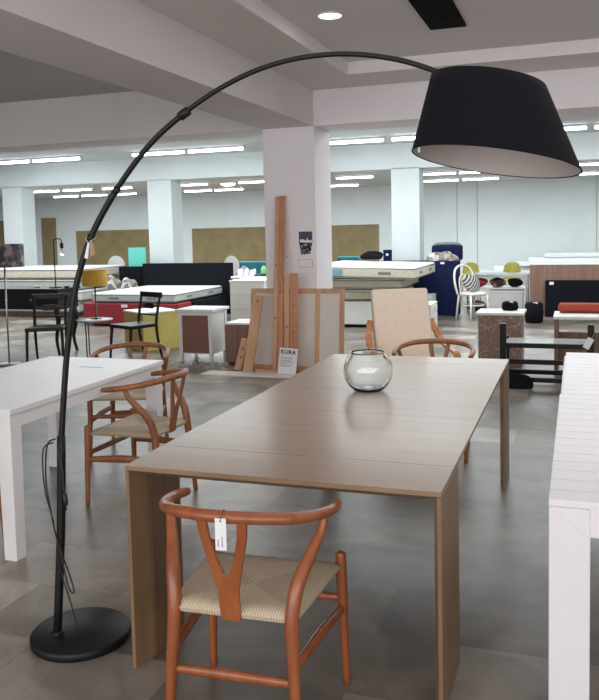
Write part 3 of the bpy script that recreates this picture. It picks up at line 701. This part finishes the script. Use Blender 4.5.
# round back chair, mint canvas, cloth pile
t = thing('disc_chair', 'white chair with a round disc back behind the mattress pile', 'chair', (-9.9,15.9,0))
MB().lathe([(0,-.02),(.21,-.02),(.225,0),(.21,.02),(0,.02)], seg=32, M=Matrix.Translation((0,-.1,.88)) @ Matrix.Rotation(pi/2,4,'X')).build('backrest', M['white'], t)
MB().lathe([(0,.42),(.22,.42),(.23,.44),(.22,.46),(0,.46)], (0,-.3,0), seg=28).build('seat', M['white'], t)
for sx in (-1,1):
    for y in (-.46,-.12): MB().tube([(sx*.15,y,.42),(sx*.19,y,0)], .012, 8).build('leg', M['white'], t)
MB().bar((0,-.12,.44),(0,-.1,.70),.05,.02).build('back_support', M['white'], t)
t = thing('dark_sideboard', 'dark navy sideboard carrying the mint canvas beside the bed headboard', 'cabinet', (-8.48,14.24,0))
MB().box((-.26,-.2,.04),(.26,.2,.93)).build('carcass', M['black_fab'], t, bevel=.006)
for s in (-1,1): MB().box((s*.125-.12,-.212,.08),(s*.125+.12,-.2,.90)).build('door', M['black_fab'], t, bevel=.004)
MB().box((-.24,-.18,0),(.24,.18,.04)).build('plinth', M['black_wood'], t)
t = thing('canvas_board', 'mint turquoise square canvas standing on the dark sideboard', 'canvas', (-8.42,14.24,.93))
MB().box((-.2,-.015,0),(.2,.0,.38)).build('canvas', M['mint'], t, bevel=.003)
MB().box((-.19,.0,.01),(-.16,.02,.37)).box((.16,.0,.01),(.19,.02,.37)).box((-.19,.0,.01),(.19,.02,.04)).box((-.19,.0,.34),(.19,.02,.37)).build('stretcher_frame', M['pine'], t)
t = thing('low_bench', 'low dark bench holding a heap of crumpled cloth by the headboard', 'bench', (-8.42,13.6,0))
MB().box((-.32,-.22,.36),(.32,.22,.42)).build('seat', M['black_wood'], t, bevel=.006)
for sx in (-1,1):
    for sy in (-1,1): MB().box((sx*.27-.025,sy*.17-.025,0),(sx*.27+.025,sy*.17+.025,.36)).build('leg', M['black_wood'], t)
for x, z, s, l in ((-8.60,.42,3,'crumpled patterned cloth heap on the low bench, nearer the mattress pile'),(-8.24,.42,9,'crumpled patterned cloth heap on the low bench, nearer the headboard')):
    o = MB().blob((0,0,.0), (.165,.17,.34), s, .2, 4, flat_z=0).build('cloth_heap', M['crumple'], loc=(x,13.58,z)); tag(o, l, 'cloth', 'crumpled cloths on the low bench')

# white chest of drawers behind the nightstand and things around it
t = thing('chest_of_drawers', 'tall white chest of drawers between black headboard and planks', 'chest of drawers', (-4.58,11.15,0))
MB().box((-.27,-.35,.03),(.27,.35,.84)).build('carcass', M['white'], t, bevel=.003)
MB().box((-.28,-.36,.84),(.28,.36,.865)).build('top', M['white_lac'], t, bevel=.003)
for k in range(4):
    d = MB().box((-.255,-.362,.05+k*.197),(.255,-.35,.235+k*.197)).build('drawer', M['white'], t, bevel=.003)
t = thing('display_table', 'white display table crowded with small goods behind the chest of drawers', 'table', (-5.45,13.6,0))
MB().box((-.5,-.3,.74),(.5,.3,.775)).build('tabletop', M['white_lac'], t, bevel=.003)
for sx in (-1,1):
    for sy in (-1,1): MB().box((sx*.45-.025,sy*.25-.025,0),(sx*.45+.025,sy*.25+.025,.74)).build('leg', M['white_lac'], t)
t = thing('plastic_bottle', 'small green plastic bottle on the display table by the pillar', 'bottle', (-5.38,13.5,.80))
MB().lathe([(0,0),(.05,0),(.055,.02),(.055,.10),(.04,.13),(.018,.15),(.018,.17),(0,.17)], seg=16).build('body', M['green_bottle'], t)
MB().lathe([(.021,.165),(.021,.19),(0,.19)], seg=12).build('cap', M['black_plastic'], t)
t = thing('serving_tray', 'flat dark tray under the green bottle on the display table', 'tray', (-5.36,13.5,.775))
MB().box((-.15,-.14,0),(.2,.14,.025)).build('tray_body', M['black_wood'], t, bevel=.004)
for x, s, r_, l in ((-5.85,5,(.06,.07,.12),'crumpled white plastic bag on the display table, next to the headboard'),(-5.72,6,(.055,.07,.15),'crumpled white plastic bag in the middle of the display table'),(-5.59,8,(.055,.07,.13),'crumpled white plastic bag on the display table next to the tray')):
    o = MB().blob((0,0,0), r_, s, .3, 3, flat_z=0).build('plastic_bag', M['white_fab'], loc=(x,13.5,.775)); tag(o, l, 'bag', 'white bags on the display table')
o = MB().blob((0,0,0), (.07,.08,.17), 14, .2, 3, flat_z=0).build('grey_bag', M['ink_grey'], loc=(-5.87,13.78,.775)); tag(o, 'grey soft bag on the display table beside the headboard corner', 'bag')
t = thing('oval_chair', 'white oval-backed chair looking over the corner of the black headboard', 'chair', (-7.22,16.2,0))
MB().lathe([(0,-.02),(.17,-.02),(.185,0),(.17,.02),(0,.02)], seg=32, M=Matrix.Translation((0,0,.83)) @ Matrix.Diagonal((1,1,1.25,1)) @ Matrix.Rotation(pi/2,4,'X')).build('backrest', M['white'], t)
MB().lathe([(0,.42),(.21,.42),(.22,.44),(.21,.46),(0,.46)], (0,-.2,0), seg=28).build('seat', M['white'], t)
for sx in (-1,1):
    for y in (-.36,-.04): MB().tube([(sx*.15,y,.42),(sx*.18,y,0)], .012, 8).build('leg', M['white'], t)
MB().bar((0,-.02,.44),(0,0,.66),.05,.02).build('back_support', M['white'], t)
t = thing('teal_sofa', 'teal sofa far back behind the display table', 'sofa', (-7.6,17.8,0))
MB().box((-.55,-.35,.12),(.55,.4,.42)).build('seat', M['teal'], t, bevel=.04, seg=3)
MB().box((-.55,.2,.42),(.55,.42,.86)).build('backrest', M['teal'], t, bevel=.06, seg=3)
for s in (-1,1):
    MB().box((s*.6-.07,-.35,.12),(s*.6+.07,.42,.62)).build('armrest', M['teal'], t, bevel=.04, seg=3)
    MB().box((s*.5-.03,-.3,0),(s*.5+.03,-.24,.12)).build('leg', M['black_wood'], t)

# ------------------------------------------------------------------ on and against the pillar
o = MB()
o.box((-3.025,PY0-.003,1.285),(-2.875,PY0,1.565))
o = thing('poster', 'dark blue and grey picture poster stuck on the white pillar', 'poster', (-2.92,PY0,1.42))
MB().box((-.085,-.003,.02),(.075,0,.14)).build('upper_print', M['poster_sky'], o)
MB().hexa([(-.062,-.003,-.125),(.05,-.003,-.11),(.05,0,-.11),(-.062,0,-.125),(-.085,-.003,.02),(.075,-.003,.02),(.075,0,.02),(-.085,0,.02)]).build('lower_print', M['poster'], o)
MB().prism([(-.074,.02),(.07,.012),(.068,.045),(.03,.038),(.015,.07),(.0,.036),(-.04,.055),(-.076,.05)], (0,-.0033,0), (1,0,0), (0,0,1), (0,1,0), .0006).build('white_print', M['wall_warm'], o)
t = thing('notice_sheet', 'pale framed notice sheet on the pillar below the dark poster', 'notice', (-2.93,PY0,1.20))
MB().box((-.085,-.003,-.045),(.085,0,.045)).build('sheet', M['wall_warm'], t)
MB().box((-.085,-.004,-.048),(.085,-.001,-.042)).box((-.085,-.004,.042),(.085,-.001,.046)).box((-.088,-.004,-.046),(-.083,-.001,.046)).box((.08,-.004,-.046),(.086,-.001,.046)).build('border', M['side_fab'], t)
t = thing('wall_switch', 'small pale switch plate on the pillar beside the tall planks', 'switch', (-3.14,PY0,1.28))
MB().box((-.025,-.008,-.03),(.06,0,.03)).build('plate', M['wall_warm'], t, bevel=.003)
MB().box((-.02,-.011,-.014),(-.008,-.008,.006)).box((.012,-.010,.014),(.05,-.008,.018)).box((.012,-.010,-.018),(.05,-.008,-.014)).build('rocker', M['ink_grey'], t)
# leaning framed panel
def lean(t, ang): t.rotation_euler.x = ang
t = thing('framed_panel', 'wide pine-framed white panel leaning against the pillar behind the planks', 'panel', (-3.01,8.44,0)); lean(t, -radians(7))
W, HH = .56, .925
MB().box((-W,0,HH-.055),(W,.03,HH)).build('top_rail', M['pine'], t)
MB().box((-W,0,.0),(W,.03,.05)).build('bottom_rail', M['pine'], t)
for x in (-W+.022,.25,W-.025): MB().box((x-.025,-.001,.05),(x+.025,.03,HH-.055)).build('stile', M['pine'], t)
MB().box((-W+.02,.012,.02),(W-.02,.022,HH-.02)).build('white_sheet', M['panel_white'], t)
def plank(name, foot, top, w, d, m, label, group='planks leaning by the pillar', holes=()):
    foot, top = Vector(foot), Vector(top)
    t = thing(name, label, 'plank', foot, 0, group)
    v = top-foot
    MB().bar((0,0,0), v, w, d, up=(0,1,0)).build('board', M[m], t, bevel=.003)
    if holes:
        b = MB(); ax = v.normalized(); nrm = Vector((0,-1,0)); nrm = (nrm-ax*nrm.dot(ax)).normalized()
        for h in holes:
            c = ax*h+nrm*(d/2+.0005); r_ = .012
            b.lathe([(0,0),(r_,0),(r_,.0008),(0,.0008)], seg=10, M=Matrix.Translation(c) @ nrm.to_track_quat('Z','Y').to_matrix().to_4x4())
        b.build('knot', M['cherry_far'], t)
    return t
plank('pine_plank', (-3.20,8.27,0.004), (-3.235,8.61,1.965), .050, .022, 'pine', 'tallest pine plank, the one farther from the poster', holes=(.6,1.2))
plank('pine_plank', (-3.137,8.265,0.004), (-3.175,8.60,1.97), .066, .022, 'pine_red', 'tallest pine plank, reddish one nearer the poster', holes=(.9,))
plank('pine_plank', (-3.49,8.19,.004), (-3.39,8.33,.86), .115, .024, 'pine', 'short wide pine plank leaning askew at the cabinet side', holes=(.80,))
plank('pine_plank', (-3.645,8.27,.004), (-3.575,8.345,.36), .085, .024, 'pine', 'shortest slotted pine piece leaning by the brown cabinet', holes=(.15,.25))
plank('pine_plank', (-3.052,8.28,.004), (-3.075,8.405,1.07), .055, .022, 'pine', 'waist-high narrow pine plank between the tallest pair and the sign', holes=(.5,))
plank('pine_plank', (-2.97,8.27,.004), (-2.985,8.40,1.10), .09, .022, 'pine_red', 'waist-high reddish pine plank above the printed sign', holes=(.75,.45))
o = MB().box((-.26,-.015,0),(.0,.015,.035)).build('wood_batten', M['pine'], loc=(-3.13,8.19,.004)); tag(o, 'short pale batten lying on the floor between the leaning planks', 'batten')
# printed sign
t = thing('printed_sign', 'white printed paper sign with bold heading leaning on the planks', 'sign', (-3.005,8.13,.004), radians(2)); t.rotation_euler = (-radians(10), radians(4), radians(2))
MB().box((-.105,0,0),(.105,.002,.29)).build('sheet', M['paper'], t)
cu = bpy.data.curves.new('heading', 'FONT'); cu.body = 'KURA'; cu.size = .062; cu.extrude = .0004; cu.offset = .0018; cu.space_character = 1.08
to = bpy.data.objects.new('heading', cu); COL.objects.link(to); bpy.context.view_layer.update()
me = bpy.data.meshes.new_from_object(to.evaluated_get(bpy.context.evaluated_depsgraph_get())); bpy.data.objects.remove(to)
me.materials.clear(); me.materials.append(M['ink']); h = bpy.data.objects.new('heading', me); COL.objects.link(h); h.parent = t; h.location = (-.09,-.0008,.225); h.rotation_euler = (pi/2,0,0)
b = MB()
for k, (z, x1) in enumerate(((.205,-.04),(.182,.05),(.172,.06),(.152,.03),(.142,.07),(.125,.05),(.115,.0),(.098,.06),(.088,.04))): b.box((-.085,-.0008,z),(x1,0,z+.0045))
b.build('printed_lines', M['ink_grey'], t)
# things on the floor in front
o = MB().box((-.62,-.12,0),(.62,.12,.012)).build('floor_board', M['panel_white'], loc=(-3.33,8.05,0)); tag(o, 'white board lying flat on the floor in front of the planks', 'board')
b = MB(); rnd = random.Random(4); nx, ny = 26, 8; g = []
for j in range(ny+1):
    row = []
    for i in range(nx+1):
        x = -.55+1.1*i/nx; y = -.15+.3*j/ny
        row.append(b.bm.verts.new((x+rnd.uniform(-.012,.012), y+rnd.uniform(-.012,.012)+.03*sin(i*1.3), .004+rnd.random()**2*.05)))
    g.append(row)
for j in range(ny):
    for i in range(nx): b.bm.faces.new((g[j][i],g[j][i+1],g[j+1][i+1],g[j+1][i]))
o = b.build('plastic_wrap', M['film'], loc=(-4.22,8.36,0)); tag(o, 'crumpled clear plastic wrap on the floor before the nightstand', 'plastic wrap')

# ------------------------------------------------------------------ middle and right distance
o = thing('white_bed_base', 'plain white bed base under the sagging mattresses beside the pillar', 'bed base', (-3.2,13.2,0))
MB().box((-.85,-.85,.05),(.85,.85,.42)).build('box', M['white'], o, bevel=.01)
for sx in (-1,1):
    for sy in (-1,1): MB().box((sx*.78-.03,sy*.78-.03,0),(sx*.78+.03,sy*.78+.03,.05)).build('leg', M['black_wood'], o)
mattress('lowest beige-sided mattress on the white bed base', -4.05, -2.72, 12.42, 13.9, .42, .60, side='beige_side', group='mattresses on the white bed base', handles=False)
mattress('middle beige-sided mattress on the white bed base', -4.05, -2.62, 12.42, 13.9, .605, .78, side='beige_side', group='mattresses on the white bed base', handles=False)
tm = mattress('topmost overhanging mattress with blue label on the white bed base', -4.05, -2.34, 12.05, 13.95, .80, 1.0, side='beige_side', group='mattresses on the white bed base'); tm.rotation_euler.y = radians(1.5)
MB().box((-.50,-.962,.04),(-.29,-.946,.15)).build('brand_label', M['blue_lab'], tm)
# navy headboards, suitcase, cloth
for x0, x1, l in ((-3.62,-2.76,'navy blue upholstered panel standing behind the overhanging mattress'),(-2.74,-1.98,'navy blue upholstered panel beside the white oval chair, bag on top')):
    t = thing('navy_headboard', l, 'headboard', ((x0+x1)/2,14.32,0), 0, 'navy upholstered panels'); w_ = (x1-x0)/2
    MB().box((-w_,-.17,.02),(w_,.17,.985)).build('panel', M['navy'], t, bevel=.012, seg=3)
    for s in (-1,1): MB().box((s*(w_-.08)-.03,-.1,0),(s*(w_-.08)+.03,.1,.02)).build('foot', M['black_plastic'], t)
    MB().box((w_*.2,-.176,.93),(w_*.2+.07,-.168,.965)).build('paper_label', M['paper'], t)
t = thing('suitcase', 'dark navy suitcase with grey-green rim on top of the navy panel', 'suitcase', (-2.20,14.40,.985))
MB().box((-.27,-.09,0),(.27,.09,.27)).build('shell', M['navy'], t, bevel=.04, seg=4)
MB().tube([(-.25,0,.24),(-.2,0,.285),(-.08,-.02,.30),(.08,-.02,.30),(.2,0,.285),(.25,0,.24)], .03, 10, steps=4).build('rim', M['greybag'], t)
o = MB().blob((0,0,0), (.24,.06,.2), 21, .3, 4, flat_z=0).build('cloth_heap', M['crumple'], loc=(-2.29,14.22,.985)); tag(o, 'crumpled pale cloth heap in front of the navy suitcase', 'cloth')
t = thing('navy_box', 'small dark navy upright box on the navy panel by the middle column', 'box', (-3.27,14.32,.985))
MB().box((-.07,-.05,0),(.07,.05,.20)).build('box_body', M['navy'], t, bevel=.004)
MB().box((-.072,-.052,.16),(.072,.052,.205)).build('lid', M['navy'], t, bevel=.004)
MB().box((-.02,-.053,.10),(.025,-.05,.14)).build('paper_label', M['paper'], t)
o = MB().blob((0,0,.07), (.2,.12,.085), 30, .12, 4, flat_z=-.7).build('navy_cushion', M['black_fab'], loc=(-3.42,13.75,1.03)); tag(o, 'dark navy patterned cushion at the far end of the topmost mattress', 'cushion')
t = thing('teal_armchair', 'small teal chair far behind, peeping out beside the big pillar', 'chair', (-5.08,18.0,0))
MB().box((-.28,.1,.40),(.28,.22,.95)).build('backrest', M['teal'], t, bevel=.05, seg=3)
MB().box((-.28,-.3,.38),(.28,.12,.46)).build('seat', M['teal'], t, bevel=.03, seg=3)
for sx in (-1,1):
    for y in (-.25,.15): MB().tube([(sx*.22,y,.40),(sx*.25,y,0)], .013, 8).build('leg', M['steel'], t)
# white drawer cabinet behind the beige armchair
t = thing('drawer_cabinet', 'white drawer cabinet behind the beige armchair, drawers on its side', 'cabinet', (-2.18,10.95,0))
MB().box((-.31,-.28,.03),(.31,.28,.52)).build('carcass', M['white'], t, bevel=.003)
MB().box((-.32,-.29,.52),(.32,.29,.54)).build('top', M['white_lac'], t, bevel=.003)
for k in range(4):
    d = MB().box((.31,-.26,.05+k*.117),(.322,.26,.155+k*.117)).build('drawer', M['white'], t, bevel=.003)
    MB().tube([(.328,-.08,.10+k*.117),(.34,0,.10+k*.117),(.328,.08,.10+k*.117)], .006, 6, steps=3).build('handle', M['steel'], d)
# white oval-back chair with zebra cushion
t = thing('white_side_chair', 'white bentwood chair with arched back and round seat, zebra cushion on it', 'chair', (-1.66,13.62,0), radians(228))
MB().lathe([(0,.425),(.2,.425),(.225,.44),(.225,.465),(.2,.475),(0,.48)], seg=32).build('seat', M['white'], t)
for x, y in ((-.17,.15),(.17,.15)): MB().tube([(x,y,.43),(x*1.12,y*1.15,0)], [.02,.016], 10).build('leg', M['white'], t)
for s in (-1,1): MB().tube([(s*.17,-.15,.43),(s*.19,-.21,0)], [.02,.016], 10).build('leg', M['white'], t)
MB().tube([(-.19,-.16,.44),(-.215,-.20,.62),(-.19,-.24,.80),(-.11,-.265,.895),(0,-.27,.92),(.11,-.265,.895),(.19,-.24,.80),(.215,-.20,.62),(.19,-.16,.44)], .019, 12, steps=5).build('back_hoop', M['white'], t)
MB().tube([(-.11,-.18,.46),(-.10,-.22,.68),(0,-.25,.77),(.10,-.22,.68),(.11,-.18,.46)], .012, 10, steps=5).build('inner_hoop', M['white'], t)
MB().tube([(.18*cos(2*pi*i/28),.18*sin(2*pi*i/28),.26) for i in range(28)], .011, 8, closed=True).build('ring_stretcher', M['white'], t)
o = MB().blob((0,0,0), (.17,.05,.15), 41, .1, 4).build('zebra_cushion', M['zebra'], loc=(-1.68,13.56,.64)); o.rotation_euler = (radians(18),0,radians(228)); tag(o, 'grey zebra-striped cushion propped on the white bentwood chair', 'cushion')
# glass table with goods below
t = thing('glass_display_table', 'glass-topped metal table with a lower shelf, yellow chairs behind it', 'table', (-1.42,15.6,0))
MB().box((-.56,-.35,.665),(.56,.35,.68)).build('glass_top', M['table_glass'], t)
b = MB()
for y in (-.33,.33): b.box((-.55,y-.015,.63),(.55,y+.015,.665))
for x in (-.535,.535): b.box((x-.015,-.33,.63),(x+.015,.33,.665))
b.build('frame', M['steel'], t)
for sx in (-1,1):
    for sy in (-1,1): MB().box((sx*.535-.018,sy*.33-.018,0),(sx*.535+.018,sy*.33+.018,.63)).build('leg', M['steel'], t)
MB().box((-.53,-.33,.40),(.53,.33,.42)).build('shelf', M['white_lac'], t)
for x, c_, l in ((-.33,'red','dark red folded bag on the shelf of the glass table, next to the chair arch'),(0.0,'books','patterned flat bag on the shelf in the middle of the glass table'),(.33,'black_fab','black rolled bag on the shelf of the glass table near its leg')):
    o = MB().blob((0,0,.09), (.135,.12,.09), int(50+x*10), .2, 3, flat_z=-.95).build('fabric_bag', M[c_], loc=(-1.42+x,15.42,.425)); tag(o, l, 'bag', 'bags on the glass table shelf')
t = thing('white_panel_crate', 'white low crate standing under the glass table', 'crate', (-1.25,15.45,0))
MB().box((-.3,-.2,.02),(.3,.2,.37)).build('crate_box', M['white'], t, bevel=.004)
MB().box((-.31,-.21,.34),(.31,.21,.375)).build('lid', M['white_lac'], t, bevel=.004)
o = MB().blob((0,0,.1), (.2,.14,.11), 66, .2, 3, flat_z=-.9).build('floor_bag', M['books'], loc=(-1.78,15.2,.0)); tag(o, 'dark patterned bag on the floor behind the white bentwood chair', 'bag')
for x, l in ((-2.16,'yellow plastic chair far behind, directly over the white bentwood chair'),(-1.30,'yellow plastic chair far behind, over the end of the glass table')):
    t = thing('yellow_chair', l, 'chair', (x,17.2,0), radians(180), 'yellow plastic chairs')
    b = MB(); N_ = 10; g = []
    for j in range(9):
        v = j/8; row = []
        for i in range(N_+1):
            u_ = i/N_*2-1; row.append(b.bm.verts.new((u_*(.19-.04*v**3), -.2-.07*v-.0+.06*u_*u_, .44+.37*v-.05*abs(u_)**3*v)))
        g.append(row)
    for j in range(8):
        for i in range(N_): f = b.bm.faces.new((g[j][i],g[j][i+1],g[j+1][i+1],g[j+1][i])); f.smooth = True
    o = b.build('backrest', M['yellow_chair'], t); so = o.modifiers.new('thick','SOLIDIFY'); so.thickness = .012
    MB().box((-.2,-.2,.43),(.2,.2,.455)).build('seat', M['yellow_chair'], t, bevel=.01)
    for sx in (-1,1):
        for sy in (-1,1): MB().tube([(sx*.16,sy*.16,.43),(sx*.2,sy*.2,0)], .012, 8).build('leg', M['steel'], t)
# big wooden cabinet, black headboard, poufs, desk
t = thing('wooden_counter', 'long brown wooden counter with pale top edge along the far side', 'counter', (.5,14.75,0))
MB().box((-1.28,-.3,.0),(1.6,.3,.885)).build('carcass', M['brown_wood'], t, bevel=.003)
MB().box((-1.3,-.31,.885),(1.62,.31,.905)).build('top', M['white'], t, bevel=.003)
t = thing('black_headboard', 'black upholstered headboard leaning on the brown wooden counter', 'headboard', (.22,14.32,0)); t.rotation_euler.x = -radians(4)
MB().box((-.74,-.05,.0),(.9,.05,.63)).build('panel', M['black_fab'], t, bevel=.015, seg=3)
MB().box((-.67,-.054,.55),(-.60,-.05,.60), M=Matrix.Rotation(radians(0),4,'Y')).build('paper_label', M['paper'], t)
t = thing('floor_pouf', 'black barrel-shaped pouf standing on the floor by the headboard', 'pouf', (-.66,13.42,0))
MB().lathe([(0,0),(.12,0),(.142,.03),(.148,.16),(.142,.30),(.12,.33),(0,.335)], seg=28).build('body', M['black_fab'], t)
MB().box((-.01,-.118,.31),(.06,-.07,.336)).build('paper_label', M['paper'], t)
t = thing('wrapped_cabinet', 'brown cabinet with white top in crinkled clear plastic wrap', 'cabinet', (-.82,9.36,0))
MB().box((-.235,-.22,.0),(.235,.22,.575)).build('carcass', M['brown_panel'], t, bevel=.003)
MB().box((-.265,-.25,.575),(.265,.25,.605)).build('top', M['white'], t, bevel=.006)
b = MB(); rnd = random.Random(8); n_ = 16; g = []
ring = [(-.24,-.225),(.24,-.225),(.24,.225),(-.24,.225)]
for j in range(13):
    row = []
    for s_ in range(4):
        a, c_ = Vector(ring[s_]), Vector(ring[(s_+1)%4])
        for i in range(n_):
            p = a.lerp(c_, i/n_); k_ = 1+.03*rnd.random(); row.append(b.bm.verts.new((p.x*k_,p.y*k_,.005+.565*j/12)))
    g.append(row)
for j in range(12):
    for i in range(4*n_): b.bm.faces.new((g[j][i],g[j][(i+1)%(4*n_)],g[j+1][(i+1)%(4*n_)],g[j+1][i]))
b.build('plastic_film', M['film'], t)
t = thing('table_pouf', 'black low pouf on top of the plastic-wrapped cabinet', 'pouf', (-.73,9.45,.605))
MB().lathe([(0,0),(.075,0),(.092,.015),(.094,.05),(.088,.085),(.07,.10),(0,.103)], seg=28).build('body', M['black_fab'], t)
MB().box((.0,-.075,.085),(.04,-.04,.104)).build('paper_label', M['paper'], t)
t = thing('white_top_desk', 'wooden desk with white top and open front carrying the terracotta bolster', 'desk', (.42,9.12,0))
MB().box((-.66,-.28,.572),(.9,.32,.60)).build('top', M['white'], t, bevel=.003)
for x in (-.63,.86): MB().box((x-.02,-.24,0),(x+.02,.28,.572)).build('side_panel', M['brown_wood'], t)
MB().box((-.61,.02,.06),(.84,.04,.40)).build('back_panel', M['brown_wood'], t)
t = thing('bolster', 'long terracotta red bolster cushion lying on the white-topped desk', 'cushion', (.32,9.28,.60))
MB().tube([(-.50,0,.055),(.7,0,.055)], .055, 20).build('cover', M['terracotta'], t)
for x in (-.51,.71): MB().lathe([(0,0),(.03,0),(.03,.004),(0,.006)], seg=16, M=Matrix.Translation((x,0,.055)) @ Matrix.Rotation(pi/2 if x > 0 else -pi/2,4,'Y')).build('end_button', M['terracotta'], t)
# black rack
t = thing('black_rack', 'low black open rack with square posts and a pale glass shelf', 'rack', (-.29,8.05,0))
for x in (-.395,.415): 
    for y in (-.04,.34):
        MB().box((x-.03,y-.03,0),(x+.03,y+.03,.62 if y < 0 else .45)).build('post', M['black_wood'], t, bevel=.003)
for z in (.385,.225,.05): MB().box((-.395,-.065,z),(.415,-.02,z+.045)).build('rail', M['black_wood'], t, bevel=.002)
MB().box((-.38,-.02,.40),(.40,.34,.43)).build('shelf', M['table_glass'], t)
MB().box((-.395,.32,.06),(.415,.36,.105)).build('rail', M['black_wood'], t, bevel=.002)
o = MB().blob((0,0,.05),(.13,.05,.10), 81, .3, 4, flat_z=-.45).build('black_cloth', M['black_fab'], loc=(-.56,7.92,.0)); tag(o, 'black crumpled cloth heaped on the floor against the rack rails', 'cloth')
t = thing('rack_tag', 'white paper tag tied to the outer post of the black rack', 'tag', (.105,7.975,.45)); t.rotation_euler = (0,radians(28),0)
MB().box((-.03,-.003,-.06),(.03,0,.05)).build('card', M['paper'], t)
MB().tube([(0,-.002,.045),(.005,-.002,.08),(.0,.003,.10)], .0015, 6).build('string', M['paper'], t)
# stack of white boards by the rear wall
for k in range(5):
    t_ = [(-4.0,1.9,27.4,.14),(-2.6,3.0,27.5,.27),(-1.9,3.6,27.3,.40),(-1.5,2.6,27.45,.53),(-1.0,3.8,27.4,.66)][k]
    o = MB().box((t_[0],-.5,0),(t_[1],.5,.134)).build('white_board', M['white_sheet'], loc=(0,t_[2],.136*k), bevel=.01)
    tag(o, ['bottom board','second board up','middle board','second board from the top','top board'][k]+' of the white stack along the rear wall', 'board', 'white boards stacked at the rear wall')

# ------------------------------------------------------------------ light
W_ = bpy.data.worlds.new('daylight'); SC.world = W_; W_.use_nodes = True
bg = W_.node_tree.nodes['Background']; bg.inputs[0].default_value = (.93,.96,1,1); bg.inputs[1].default_value = .7
def area(name, loc, rot, sx, sy, power, col):
    l = bpy.data.lights.new(name, 'AREA'); l.shape = 'RECTANGLE'; l.size = sx; l.size_y = sy; l.energy = power; l.color = col
    o = bpy.data.objects.new(name, l); COL.objects.link(o); o.location = loc; o.rotation_euler = rot; return o
area('shopfront_daylight', (0,YF+.1,1.5), (radians(108),0,0), 14, 2.8, 370, (1,.97,.955))
area('front_bay_light', (2.0,4.5,3.22), (0,0,0), 7, 5, 95, (1,.97,.95))
area('middle_bay_fill', (-5,11.5,3.09), (0,0,0), 16, 3, 560, (.90,.97,1))  # unseen area light added as fill to back up the near tubes
area('rear_hall_fill', (-8,21.5,3.05), (0,0,0), 26, 8, 1900, (.90,.97,1))  # added fill, an unseen area light that spreads the rear tubes' glow
sp = bpy.data.lights.new('downlight_beam', 'SPOT'); sp.energy = 40; sp.spot_size = radians(110); sp.spot_blend = .6; sp.shadow_soft_size = .06; sp.color = (1,.97,.92)
o = bpy.data.objects.new('downlight_beam', sp); COL.objects.link(o); o.location = (-1.84,6.16,3.2)

SC.view_settings.view_transform = 'Standard'
SC.view_settings.look = 'None'
SC.view_settings.exposure = .1
SC.cycles.use_denoising = True
SC.cycles.max_bounces = 8
SC.cycles.transparent_max_bounces = 12
SC.cycles.sample_clamp_indirect = 6
SC.cycles.caustics_refractive = False
SC.cycles.caustics_reflective = False
